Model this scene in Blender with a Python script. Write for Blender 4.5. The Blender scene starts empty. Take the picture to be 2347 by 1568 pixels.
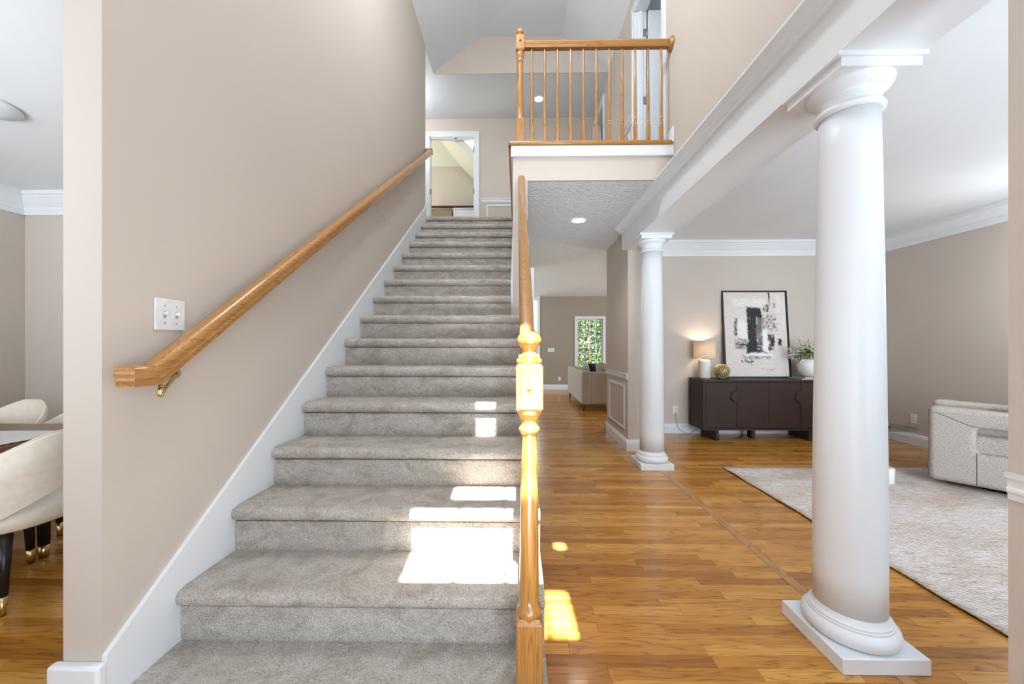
import bpy, bmesh, math, random
from mathutils import Vector, Matrix

random.seed(7)
S = bpy.context.scene
COL = S.collection

# ------------------------------------------------------------------ camera
F_PX, W_PX = 853.0, 2347.0
YAW = math.atan(12.0 / F_PX)
cam = bpy.data.cameras.new('camera')
cam.sensor_fit = 'HORIZONTAL'
cam.sensor_width = 36.0
cam.lens = F_PX / W_PX * 36.0
cam.shift_y = 8.0 / W_PX
cam.clip_start = 0.02
cam.clip_end = 200
camo = bpy.data.objects.new('camera', cam)
COL.objects.link(camo)
camo.location = (0, 0, 1.295)
camo.rotation_euler = (math.radians(90), 0, YAW)
S.camera = camo

# ------------------------------------------------------------------ light
S.view_settings.view_transform = 'Standard'
S.view_settings.look = 'None'
S.view_settings.gamma = 1.0
S.view_settings.use_curve_mapping = False
S.view_settings.exposure = 0.42
S.cycles.max_bounces = 6
S.cycles.diffuse_bounces = 3
S.cycles.glossy_bounces = 2
S.cycles.caustics_reflective = False
S.cycles.caustics_refractive = False
S.cycles.adaptive_threshold = 0.08
S.cycles.adaptive_min_samples = 12
S.cycles.sample_clamp_indirect = 6.0

world = bpy.data.worlds.new('world')
S.world = world
world.use_nodes = True
bg = world.node_tree.nodes['Background']
bg.inputs[0].default_value = (0.80, 0.90, 1.0, 1)
bg.inputs[1].default_value = 1.6

sun = bpy.data.lights.new('sun', 'SUN')
sun.energy = 54.0
sun.angle = math.radians(0.53)
sun.color = (1.0, 0.97, 0.92)
suno = bpy.data.objects.new('sun', sun)
COL.objects.link(suno)
SUN_DIR = Vector((-0.0416 * 0.5, 0.5, -0.866)).normalized()
suno.rotation_euler = SUN_DIR.to_track_quat('-Z', 'Y').to_euler()
suno.location = (0, -20, 30)


def area(name, loc, direction, sx, sy, power, color=(1, 1, 1), spread=180):
    l = bpy.data.lights.new(name, 'AREA')
    l.shape = 'RECTANGLE'
    l.size, l.size_y = sx, sy
    l.energy = power
    l.color = color
    l.spread = math.radians(spread)
    o = bpy.data.objects.new(name, l)
    COL.objects.link(o)
    o.location = loc
    o.rotation_euler = Vector(direction).to_track_quat('-Z', 'Y').to_euler()
    return o


DAY = (0.78, 0.89, 1.0)
XR_SIDE = 2.93
# area lamps in place of daylight at openings, plus added fill lamps
area('daylight_front_door', (0.5, -0.62, 1.15), (-0.9, 1, 0.15), 0.9, 2.0, 25, DAY)
area('fill_hall_ceiling', (0.25, -0.66, 0.35), (0.05, 1, 0.42), 0.9, 0.6, 6, DAY, 36)  # added narrow beam to brighten the hall ceiling
area('fill_foyer_upper', (0.05, -0.57, 4.6), (0, 1, -0.05), 2.2, 1.5, 26, DAY)  # added fill lamp hung inside the wall, wider than the opening
area('daylight_living_window', (3.3, -0.66, 1.45), (0, 1, 1.0), 3.0, 1.7, 52, DAY, 100)
area('fill_living_low', (3.5, -0.66, 1.45), (0.08, 1, -0.2), 2.6, 1.7, 22, DAY, 64)  # added aimed lamp brightening the armchair end of the room
area('daylight_dining_window', (-3.3, -0.66, 1.45), (0, 1, 0.55), 2.8, 1.7, 47, (0.88, 0.94, 1.0), 105)
area('fill_side_room', (XR_SIDE, 4.0, 4.4), (-1, 0, 0), 1.0, 1.2, 5, DAY)  # added fill lamp inside the closed side room
area('daylight_family_window', (5.9, 8.4, 1.5), (-1, 0, 0.1), 2.4, 1.8, 85, DAY)
area('daylight_kitchen_window', (-2.9, 9.0, 1.6), (1, 0, 0), 2.0, 1.6, 60, DAY)
area('fill_bedroom', (-3.15, 7.4, 4.3), (1, 0, 0), 0.8, 1.2, 10, DAY)  # added fill lamp; no window stands in that wall


def bulb_light(name, loc, radius, power, color=(0.90, 0.95, 1.0)):
    l = bpy.data.lights.new(name, 'POINT')
    l.energy = power
    l.shadow_soft_size = radius
    l.color = color
    o = bpy.data.objects.new(name, l)
    COL.objects.link(o)
    o.location = loc
    return o


# ------------------------------------------------------------------ nodes
def mat(name):
    m = bpy.data.materials.new(name)
    m.use_nodes = True
    nt = m.node_tree
    b = nt.nodes['Principled BSDF']
    return m, nt, b


def N(nt, t, **kw):
    n = nt.nodes.new(t)
    for k, v in kw.items():
        setattr(n, k, v)
    return n


def L(nt, a, b):
    nt.links.new(a, b)


def math_n(nt, op, a, b=None, c=None, clamp=False):
    n = N(nt, 'ShaderNodeMath', operation=op)
    n.use_clamp = clamp
    for i, x in enumerate((a, b, c)):
        if x is None:
            continue
        if isinstance(x, (int, float)):
            n.inputs[i].default_value = x
        else:
            L(nt, x, n.inputs[i])
    return n.outputs[0]


def mapping(nt, src, scale=(1, 1, 1), loc=(0, 0, 0)):
    m = N(nt, 'ShaderNodeMapping')
    m.inputs['Scale'].default_value = scale
    m.inputs['Location'].default_value = loc
    L(nt, src, m.inputs[0])
    return m.outputs[0]


def noise(nt, vec, scale, detail=2.0, rough=0.5, dist=0.0):
    n = N(nt, 'ShaderNodeTexNoise')
    n.inputs['Scale'].default_value = scale
    n.inputs['Detail'].default_value = detail
    n.inputs['Roughness'].default_value = rough
    n.inputs['Distortion'].default_value = dist
    L(nt, vec, n.inputs['Vector'])
    return n.outputs['Fac']


def ramp(nt, fac, stops, interp='LINEAR'):
    r = N(nt, 'ShaderNodeValToRGB')
    r.color_ramp.interpolation = interp
    e = r.color_ramp.elements
    while len(e) > 1:
        e.remove(e[-1])
    e[0].position, e[0].color = stops[0][0], (*stops[0][1], 1)
    for p, c in stops[1:]:
        x = e.new(p)
        x.color = (*c, 1)
    L(nt, fac, r.inputs[0])
    return r.outputs[0]


def mixc(nt, fac, a, b, mode='MIX'):
    m = N(nt, 'ShaderNodeMix', data_type='RGBA', blend_type=mode)
    for sock, x in ((m.inputs[0], fac), (m.inputs[6], a), (m.inputs[7], b)):
        if isinstance(x, (int, float)):
            sock.default_value = x
        elif isinstance(x, tuple):
            sock.default_value = (*x, 1)
        else:
            L(nt, x, sock)
    return m.outputs[2]


def bump(nt, b, height, strength, dist=0.002):
    n = N(nt, 'ShaderNodeBump')
    n.inputs['Strength'].default_value = strength
    n.inputs['Distance'].default_value = dist
    L(nt, height, n.inputs['Height'])
    L(nt, n.outputs[0], b.inputs['Normal'])


def obj_coord(nt):
    return N(nt, 'ShaderNodeTexCoord').outputs['Object']


def paint(name, col, rough=0.6, tex=0.12, scale=260.0, dist=0.0006, spec=0.3):
    m, nt, b = mat(name)
    c = obj_coord(nt)
    n = noise(nt, c, scale, 3, 0.6)
    big = noise(nt, c, 0.9, 2, 0.5)
    k = ramp(nt, big, [(0.3, tuple(x * 0.97 for x in col)), (0.7, tuple(min(1, x * 1.02) for x in col))])
    L(nt, k, b.inputs['Base Color'])
    b.inputs['Roughness'].default_value = rough
    b.inputs['Specular IOR Level'].default_value = spec
    bump(nt, b, n, tex, dist)
    return m


def plain(name, col, rough=0.5, metal=0.0, spec=0.5, coat=0.0):
    m, nt, b = mat(name)
    c = obj_coord(nt)
    n = noise(nt, c, 30, 2)
    k = ramp(nt, n, [(0.3, tuple(x * 0.94 for x in col)), (0.7, tuple(min(1, x * 1.04) for x in col))])
    L(nt, k, b.inputs['Base Color'])
    b.inputs['Roughness'].default_value = rough
    b.inputs['Metallic'].default_value = metal
    b.inputs['Specular IOR Level'].default_value = spec
    b.inputs['Coat Weight'].default_value = coat
    return m


def oak(name, axis=0, rand='object', tones=None, rough=0.24, coat=0.28, grain=1.0, along=1.0, bumps=0.08):
    """oak with the grain running along the given local axis"""
    m, nt, b = mat(name)
    c = obj_coord(nt)
    if rand == 'object':
        r = N(nt, 'ShaderNodeObjectInfo').outputs['Random']
    elif rand == 'island':
        r = N(nt, 'ShaderNodeNewGeometry').outputs['Random Per Island']
    else:
        v = N(nt, 'ShaderNodeValue')
        v.outputs[0].default_value = 0.37
        r = v.outputs[0]
    off = N(nt, 'ShaderNodeCombineXYZ')
    L(nt, math_n(nt, 'MULTIPLY', r, 91.0), off.inputs[0])
    L(nt, math_n(nt, 'MULTIPLY', r, 57.0), off.inputs[1])
    L(nt, math_n(nt, 'MULTIPLY', r, 23.0), off.inputs[2])
    add = N(nt, 'ShaderNodeVectorMath', operation='ADD')
    L(nt, c, add.inputs[0])
    L(nt, off.outputs[0], add.inputs[1])
    s = [14.0 * grain] * 3
    s[axis] = 1.3 * along
    v = mapping(nt, add.outputs[0], tuple(s))
    n1 = noise(nt, v, 1.0, 3, 0.45, 0.25)
    rings = math_n(nt, 'PINGPONG', math_n(nt, 'MULTIPLY', n1, 11.0), 0.5)
    s2 = [420.0 * grain] * 3
    s2[axis] = 9.0
    fine = noise(nt, mapping(nt, add.outputs[0], tuple(s2)), 1.0, 3, 0.6)
    tones = tones or [(0.0, (0.37, 0.145, 0.020)), (0.3, (0.48, 0.205, 0.030)), (0.7, (0.57, 0.262, 0.042)), (1.0, (0.67, 0.35, 0.072))]
    base = ramp(nt, r, tones)
    g = ramp(nt, rings, [(0.0, (0.58, 0.46, 0.36)), (0.12, (0.90, 0.86, 0.81)), (0.5, (1.06, 1.05, 1.04))])
    col = mixc(nt, 0.85, base, g, 'MULTIPLY')
    fcol = ramp(nt, fine, [(0.3, (0.80, 0.74, 0.68)), (0.55, (1, 1, 1))])
    col = mixc(nt, 0.55, col, fcol, 'MULTIPLY')
    L(nt, col, b.inputs['Base Color'])
    b.inputs['Roughness'].default_value = rough
    b.inputs['Coat Weight'].default_value = coat
    b.inputs['Coat Roughness'].default_value = 0.12
    b.inputs['Specular IOR Level'].default_value = 0.4
    bump(nt, b, fine, bumps, 0.0006)
    return m


M = {}
M['wall'] = paint('wall_paint', (0.60, 0.53, 0.465))
M['wall_deep'] = paint('family_wall_paint', (0.36, 0.305, 0.245))
M['kitchen'] = paint('kitchen_wall_paint', (0.62, 0.70, 0.68))
M['bedroom'] = paint('bedroom_wall_paint', (0.55, 0.50, 0.41))
M['bedroom_ceil'] = paint('bedroom_ceiling_paint', (0.66, 0.67, 0.56))
M['trim'] = paint('white_trim_paint', (0.80, 0.825, 0.845), rough=0.35, tex=0.03, spec=0.45)
M['column'] = paint('column_paint', (0.77, 0.79, 0.81), rough=0.38, tex=0.08, scale=120, spec=0.45)
M['ceil'] = paint('ceiling_paint', (0.80, 0.825, 0.85), rough=0.8, tex=0.25, scale=200)


def knockdown():
    m, nt, b = mat('textured_ceiling_paint')
    c = obj_coord(nt)
    v = N(nt, 'ShaderNodeTexVoronoi')
    v.inputs['Scale'].default_value = 9
    d = N(nt, 'ShaderNodeVectorMath', operation='ADD')
    nn = N(nt, 'ShaderNodeTexNoise')
    nn.inputs['Scale'].default_value = 9
    L(nt, c, nn.inputs['Vector'])
    L(nt, c, d.inputs[0])
    L(nt, nn.outputs['Color'], d.inputs[1])
    n = noise(nt, c, 22, 4, 0.65, 1.5)
    L(nt, d.outputs[0], v.inputs['Vector'])
    h = math_n(nt, 'ADD', math_n(nt, 'MULTIPLY', v.outputs['Distance'], 0.5), n)
    b.inputs['Base Color'].default_value = (0.86, 0.88, 0.90, 1)
    b.inputs['Roughness'].default_value = 0.85
    bump(nt, b, h, 0.8, 0.035)
    return m


M['ceil_tex'] = knockdown()


def carpet_mat(name, col, scale=165.0, strength=0.9):
    m, nt, b = mat(name)
    c = obj_coord(nt)
    v = N(nt, 'ShaderNodeTexVoronoi')
    v.inputs['Scale'].default_value = scale
    L(nt, c, v.inputs['Vector'])
    n = noise(nt, c, scale * 1.3, 3, 0.7, 0.6)
    big = noise(nt, mapping(nt, c, (1, 1, 1.6)), 7.5, 4, 0.6, 1.2)
    mid = noise(nt, c, 60, 3, 0.6)
    dark = tuple(x * 0.52 for x in col)
    lite = tuple(min(1, x * 1.28) for x in col)
    k = ramp(nt, n, [(0.34, dark), (0.47, col), (0.64, lite)])
    bl = ramp(nt, big, [(0.34, (0.74, 0.70, 0.655)), (0.46, (0.93, 0.915, 0.895)), (0.62, (1.10, 1.11, 1.12))])
    k = mixc(nt, 0.85, k, bl, 'MULTIPLY')
    ml = ramp(nt, mid, [(0.3, (0.88, 0.88, 0.88)), (0.7, (1.06, 1.06, 1.06))])
    k = mixc(nt, 0.8, k, ml, 'MULTIPLY')
    L(nt, k, b.inputs['Base Color'])
    b.inputs['Roughness'].default_value = 1.0
    b.inputs['Specular IOR Level'].default_value = 0.05
    b.inputs['Sheen Weight'].default_value = 0.25
    h = math_n(nt, 'ADD', n, math_n(nt, 'MULTIPLY', v.outputs['Distance'], 0.8))
    bump(nt, b, h, strength, 0.010)
    return m


M['carpet'] = carpet_mat('stair_carpet', (0.66, 0.595, 0.52))
M['plank_o'] = oak('oak_plank_single', 0, 'object')
M['plank_i'] = oak('oak_plank_field', 0, 'island')
M['plank_y'] = oak('oak_strip', 1, 'object', tones=[(0, (0.42, 0.21, 0.075)), (1, (0.46, 0.235, 0.085))])
GOLD_OAK = [(0.0, (0.40, 0.185, 0.042)), (1.0, (0.47, 0.23, 0.058))]
M['rail_y'] = oak('golden_oak_along_depth', 1, 'object', tones=GOLD_OAK, rough=0.25, coat=0.5, grain=1.6)
M['rail_x'] = oak('golden_oak_across', 0, 'object', tones=GOLD_OAK, rough=0.25, coat=0.5, grain=1.6)
M['rail_z'] = oak('golden_oak_upright', 2, 'object', tones=GOLD_OAK, rough=0.25, coat=0.5, grain=1.6)
M['brass'] = plain('brass', (0.75, 0.55, 0.25), 0.25, 1.0)
M['steel'] = plain('satin_nickel', (0.55, 0.54, 0.52), 0.35, 1.0)
M['hinge'] = plain('bronze_hinge', (0.16, 0.13, 0.10), 0.4, 0.8)
M['plastic'] = plain('white_plastic', (0.82, 0.82, 0.81), 0.3)
M['slot'] = plain('dark_slot', (0.03, 0.03, 0.03), 0.5)
M['slot_pale'] = plain('grey_slot', (0.42, 0.42, 0.42), 0.5)
M['subfloor'] = plain('subfloor', (0.09, 0.05, 0.025), 0.8)
M['walnut'] = oak('dark_walnut', 0, 'object', tones=[(0, (0.034, 0.0165, 0.0105)), (1, (0.040, 0.020, 0.013))], rough=0.5, coat=0.0, grain=1.5)
M['walnut_z'] = oak('dark_walnut_upright', 2, 'object', tones=[(0, (0.032, 0.0155, 0.010)), (1, (0.038, 0.019, 0.012))], rough=0.5, coat=0.0, grain=1.5)
M['black'] = plain('black_frame', (0.012, 0.010, 0.009), 0.4)
M['ceramic'] = plain('white_ceramic', (0.80, 0.77, 0.72), 0.55)
M['cord'] = plain('grey_cord', (0.25, 0.24, 0.23), 0.5)
M['leaf'] = plain('leaf_green', (0.10, 0.20, 0.045), 0.5)
M['leaf_pale'] = plain('flower_spray_white', (0.80, 0.80, 0.68), 0.7)
M['twig'] = plain('twig_brown', (0.14, 0.09, 0.05), 0.7)
M['cream'] = plain('cream_leather', (0.82, 0.74, 0.62), 0.45)
M['legblack'] = plain('black_lacquer', (0.010, 0.009, 0.008), 0.3)
M['outdoor'] = plain('lawn_green', (0.10, 0.17, 0.05), 0.9)
M['red'] = plain('dark_red_wood', (0.085, 0.022, 0.018), 0.4)
M['marble'] = plain('white_marble', (0.78, 0.77, 0.75), 0.25)


def leaf_outdoor():
    m, nt, b = mat('tree_leaf')
    r = N(nt, 'ShaderNodeNewGeometry').outputs['Random Per Island']
    k = ramp(nt, r, [(0, (0.02, 0.045, 0.008)), (0.5, (0.065, 0.115, 0.026)), (1, (0.17, 0.22, 0.07))])
    L(nt, k, b.inputs['Base Color'])
    b.inputs['Roughness'].default_value = 0.5
    return m


M['tree_leaf'] = leaf_outdoor()


def tweed(name, a, b_, sx=(260, 260, 60), bs=0.8):
    m, nt, b = mat(name)
    c = obj_coord(nt)
    n = noise(nt, mapping(nt, c, sx), 1.0, 3, 0.65)
    n2 = noise(nt, c, 120, 2, 0.6)
    f = math_n(nt, 'ADD', math_n(nt, 'MULTIPLY', n, 0.65), math_n(nt, 'MULTIPLY', n2, 0.35))
    L(nt, ramp(nt, f, [(0.36, a), (0.64, b_)]), b.inputs['Base Color'])
    b.inputs['Roughness'].default_value = 0.95
    b.inputs['Specular IOR Level'].default_value = 0.1
    bump(nt, b, f, bs, 0.004)
    return m


M['tweed'] = tweed('woven_boucle', (0.30, 0.255, 0.22), (0.62, 0.56, 0.50), sx=(210, 210, 70))
M['tweed_seat'] = tweed('woven_boucle_seat', (0.24, 0.20, 0.17), (0.62, 0.57, 0.51), sx=(70, 220, 220))
M['linen'] = tweed('beige_linen', (0.36, 0.31, 0.26), (0.50, 0.445, 0.38), sx=(300, 300, 300), bs=0.3)
M['linen_dark'] = tweed('charcoal_linen', (0.025, 0.024, 0.022), (0.06, 0.055, 0.05), sx=(300, 300, 300), bs=0.3)


def rug_mat():
    m, nt, b = mat('woven_rug')
    c = obj_coord(nt)
    st = noise(nt, mapping(nt, c, (13, 58, 1)), 1.0, 5, 0.75, 0.9)
    fine = noise(nt, mapping(nt, c, (60, 420, 1)), 1.0, 2, 0.6)
    big = noise(nt, mapping(nt, c, (1.1, 2.6, 1)), 1.0, 4, 0.65, 0.8)
    w = N(nt, 'ShaderNodeTexWave', wave_type='BANDS', bands_direction='DIAGONAL')
    w.inputs['Scale'].default_value = 16
    w.inputs['Distortion'].default_value = 3.0
    w.inputs['Detail'].default_value = 2
    L(nt, c, w.inputs['Vector'])
    f = math_n(nt, 'ADD', math_n(nt, 'MULTIPLY', st, 0.55), math_n(nt, 'MULTIPLY', fine, 0.35))
    f = math_n(nt, 'ADD', f, math_n(nt, 'MULTIPLY', w.outputs['Fac'], 0.10))
    k = ramp(nt, f, [(0.36, (0.38, 0.29, 0.235)), (0.50, (0.66, 0.58, 0.53)), (0.62, (0.86, 0.85, 0.84))])
    tint = ramp(nt, big, [(0.35, (0.86, 0.77, 0.69)), (0.55, (1, 1, 1)), (0.7, (1.06, 1.08, 1.10))])
    k = mixc(nt, 0.9, k, tint, 'MULTIPLY')
    L(nt, k, b.inputs['Base Color'])
    b.inputs['Roughness'].default_value = 0.95
    b.inputs['Specular IOR Level'].default_value = 0.1
    bump(nt, b, f, 0.5, 0.003)
    return m


M['rug'] = rug_mat()


def glass_mat():
    m, nt, b = mat('window_glass')
    t = N(nt, 'ShaderNodeBsdfTransparent')
    t.inputs[0].default_value = (0.95, 0.98, 0.97, 1)
    g = N(nt, 'ShaderNodeBsdfGlossy')
    g.inputs['Roughness'].default_value = 0.02
    fr = N(nt, 'ShaderNodeFresnel')
    fr.inputs[0].default_value = 1.45
    mx = N(nt, 'ShaderNodeMixShader')
    L(nt, fr.outputs[0], mx.inputs[0])
    L(nt, t.outputs[0], mx.inputs[1])
    L(nt, g.outputs[0], mx.inputs[2])
    L(nt, mx.outputs[0], nt.nodes['Material Output'].inputs[0])
    return m


M['glass'] = glass_mat()


def green_glass():
    m, nt, b = mat('table_glass')
    t = N(nt, 'ShaderNodeBsdfTransparent')
    t.inputs[0].default_value = (0.62, 0.72, 0.68, 1)
    g = N(nt, 'ShaderNodeBsdfGlossy')
    g.inputs['Roughness'].default_value = 0.03
    mx = N(nt, 'ShaderNodeMixShader')
    mx.inputs[0].default_value = 0.22
    L(nt, t.outputs[0], mx.inputs[1])
    L(nt, g.outputs[0], mx.inputs[2])
    L(nt, mx.outputs[0], nt.nodes['Material Output'].inputs[0])
    return m


M['tglass'] = green_glass()


def emit(name, col, strength):
    m, nt, b = mat(name)
    b.inputs['Base Color'].default_value = (*col, 1)
    b.inputs['Emission Color'].default_value = (*col, 1)
    b.inputs['Emission Strength'].default_value = strength
    return m


M['bulb'] = emit('lit_lens', (1.0, 0.97, 0.92), 6.0)


def shade_mat():
    m, nt, b = mat('linen_lampshade')
    c = obj_coord(nt)
    n = noise(nt, mapping(nt, c, (200, 200, 500)), 1.0, 2)
    L(nt, ramp(nt, n, [(0.3, (0.74, 0.66, 0.56)), (0.7, (0.84, 0.77, 0.68))]), b.inputs['Base Color'])
    tr = N(nt, 'ShaderNodeBsdfTranslucent')
    tr.inputs[0].default_value = (0.9, 0.78, 0.62, 1)
    mx = N(nt, 'ShaderNodeMixShader')
    mx.inputs[0].default_value = 0.45
    b.inputs['Roughness'].default_value = 0.9
    L(nt, b.outputs[0], mx.inputs[1])
    L(nt, tr.outputs[0], mx.inputs[2])
    L(nt, mx.outputs[0], nt.nodes['Material Output'].inputs[0])
    return m


M['shade'] = shade_mat()


def gold_ball():
    m, nt, b = mat('hammered_gold')
    c = obj_coord(nt)
    n = noise(nt, c, 40, 2)
    L(nt, ramp(nt, n, [(0.3, (0.58, 0.43, 0.20)), (0.7, (0.85, 0.70, 0.42))]), b.inputs['Base Color'])
    b.inputs['Metallic'].default_value = 0.45
    b.inputs['Roughness'].default_value = 0.35
    return m


M['gold'] = gold_ball()


def painting_mat(w, h):
    """abstract brushwork in object coordinates, x across and z up from the lower corner"""
    m, nt, b = mat('abstract_painting')
    c = obj_coord(nt)
    nz = N(nt, 'ShaderNodeTexNoise')
    nz.inputs['Scale'].default_value = 9
    nz.inputs['Detail'].default_value = 5
    nz.inputs['Roughness'].default_value = 0.65
    L(nt, c, nz.inputs['Vector'])
    sub = N(nt, 'ShaderNodeVectorMath', operation='SUBTRACT')
    L(nt, nz.outputs['Color'], sub.inputs[0])
    sub.inputs[1].default_value = (0.5, 0.5, 0.5)
    sc = N(nt, 'ShaderNodeVectorMath', operation='SCALE')
    L(nt, sub.outputs[0], sc.inputs[0])
    sc.inputs['Scale'].default_value = 0.11
    ad = N(nt, 'ShaderNodeVectorMath', operation='ADD')
    L(nt, c, ad.inputs[0])
    L(nt, sc.outputs[0], ad.inputs[1])
    sep = N(nt, 'ShaderNodeSeparateXYZ')
    L(nt, ad.outputs[0], sep.inputs[0])
    U = math_n(nt, 'DIVIDE', sep.outputs[0], w)
    V = math_n(nt, 'SUBTRACT', 1.0, math_n(nt, 'DIVIDE', sep.outputs[2], h))
    dry = noise(nt, mapping(nt, c, (9, 1, 40)), 1.0, 5, 0.65, 0.6)
    dryv = noise(nt, mapping(nt, c, (34, 1, 8)), 1.0, 5, 0.65, 0.6)
    spl = noise(nt, c, 26, 5, 0.75)

    def box(u0, u1, v0, v1, soft, tex, lo, hi):
        def edge(x, a, s):
            mr = N(nt, 'ShaderNodeMapRange')
            mr.interpolation_type = 'SMOOTHSTEP'
            mr.inputs[1].default_value = a - s
            mr.inputs[2].default_value = a + s
            L(nt, x, mr.inputs[0])
            return mr.outputs[0]
        e = math_n(nt, 'MULTIPLY', edge(U, u0, soft), math_n(nt, 'SUBTRACT', 1.0, edge(U, u1, soft)))
        e2 = math_n(nt, 'MULTIPLY', edge(V, v0, soft), math_n(nt, 'SUBTRACT', 1.0, edge(V, v1, soft)))
        e = math_n(nt, 'MULTIPLY', e, e2)
        mr = N(nt, 'ShaderNodeMapRange')
        mr.inputs[1].default_value = lo
        mr.inputs[2].default_value = hi
        L(nt, tex, mr.inputs[0])
        return math_n(nt, 'MULTIPLY', e, mr.outputs[0], clamp=True)

    col = ramp(nt, dry, [(0.3, (0.66, 0.59, 0.54)), (0.7, (0.77, 0.71, 0.66))])
    W1, W2 = (0.84, 0.83, 0.81), (0.78, 0.77, 0.75)
    K, G, B = (0.018, 0.017, 0.017), (0.16, 0.15, 0.145), (0.10, 0.07, 0.055)
    strokes = [
        (W1, 0.14, 0.68, 0.07, 0.17, .02, dry, .35, .6), (W2, 0.83, 0.97, 0.02, 0.24, .03, dryv, .35, .6),
        (W2, 0.05, 0.35, 0.22, 0.33, .03, dry, .45, .7), (W1, 0.70, 0.98, 0.30, 0.42, .03, dry, .45, .7),
        (B, 0.60, 0.84, 0.27, 0.46, .03, spl, .46, .58), (G, 0.48, 0.62, 0.26, 0.60, .02, dryv, .35, .5),
        (K, 0.37, 0.60, 0.18, 0.30, .012, dryv, .25, .34), (K, 0.37, 0.51, 0.24, 0.72, .012, dryv, .28, .4),
        (K, 0.34, 0.66, 0.60, 0.725, .012, dry, .36, .48), (W1, 0.22, 0.355, 0.33, 0.58, .014, dryv, .3, .45),
        (G, 0.53, 0.60, 0.38, 0.62, .012, dryv, .4, .55), (W1, 0.60, 0.70, 0.45, 0.71, .014, dryv, .3, .42),
        (K, 0.70, 0.79, 0.51, 0.69, .012, dryv, .36, .5), (K, 0.845, 0.90, 0.55, 0.65, .012, dryv, .36, .5),
        (K, 0.16, 0.37, 0.57, 0.68, .025, dry, .38, .60), (K, 0.15, 0.205, 0.31, 0.52, .012, dryv, .38, .62),
        (K, 0.72, 0.75, 0.0, 0.16, .008, dryv, .40, .5), (K, 0.64, 0.74, 0.15, 0.23, .010, spl, .44, .55),
        (G, 0.80, 0.83, 0.13, 0.19, .010, spl, .4, .5), (W1, 0.30, 0.75, 0.735, 0.765, .010, dry, .3, .5),
        (K, 0.27, 0.46, 0.75, 0.86, .02, spl, .48, .58), (G, 0.36, 0.72, 0.77, 0.80, .012, dry, .42, .55),
        (K, 0.245, 0.27, 0.815, 0.845, .008, spl, .3, .4), (G, 0.55, 0.80, 0.91, 0.925, .010, dry, .5, .62),
    ]
    for cc, u0, u1, v0, v1, s, tx, lo, hi in strokes:
        col = mixc(nt, box(u0, u1, v0, v1, s, tx, lo, hi), col, cc)
    L(nt, col, b.inputs['Base Color'])
    b.inputs['Roughness'].default_value = 0.7
    bump(nt, b, dry, 0.15, 0.001)
    return m


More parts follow.
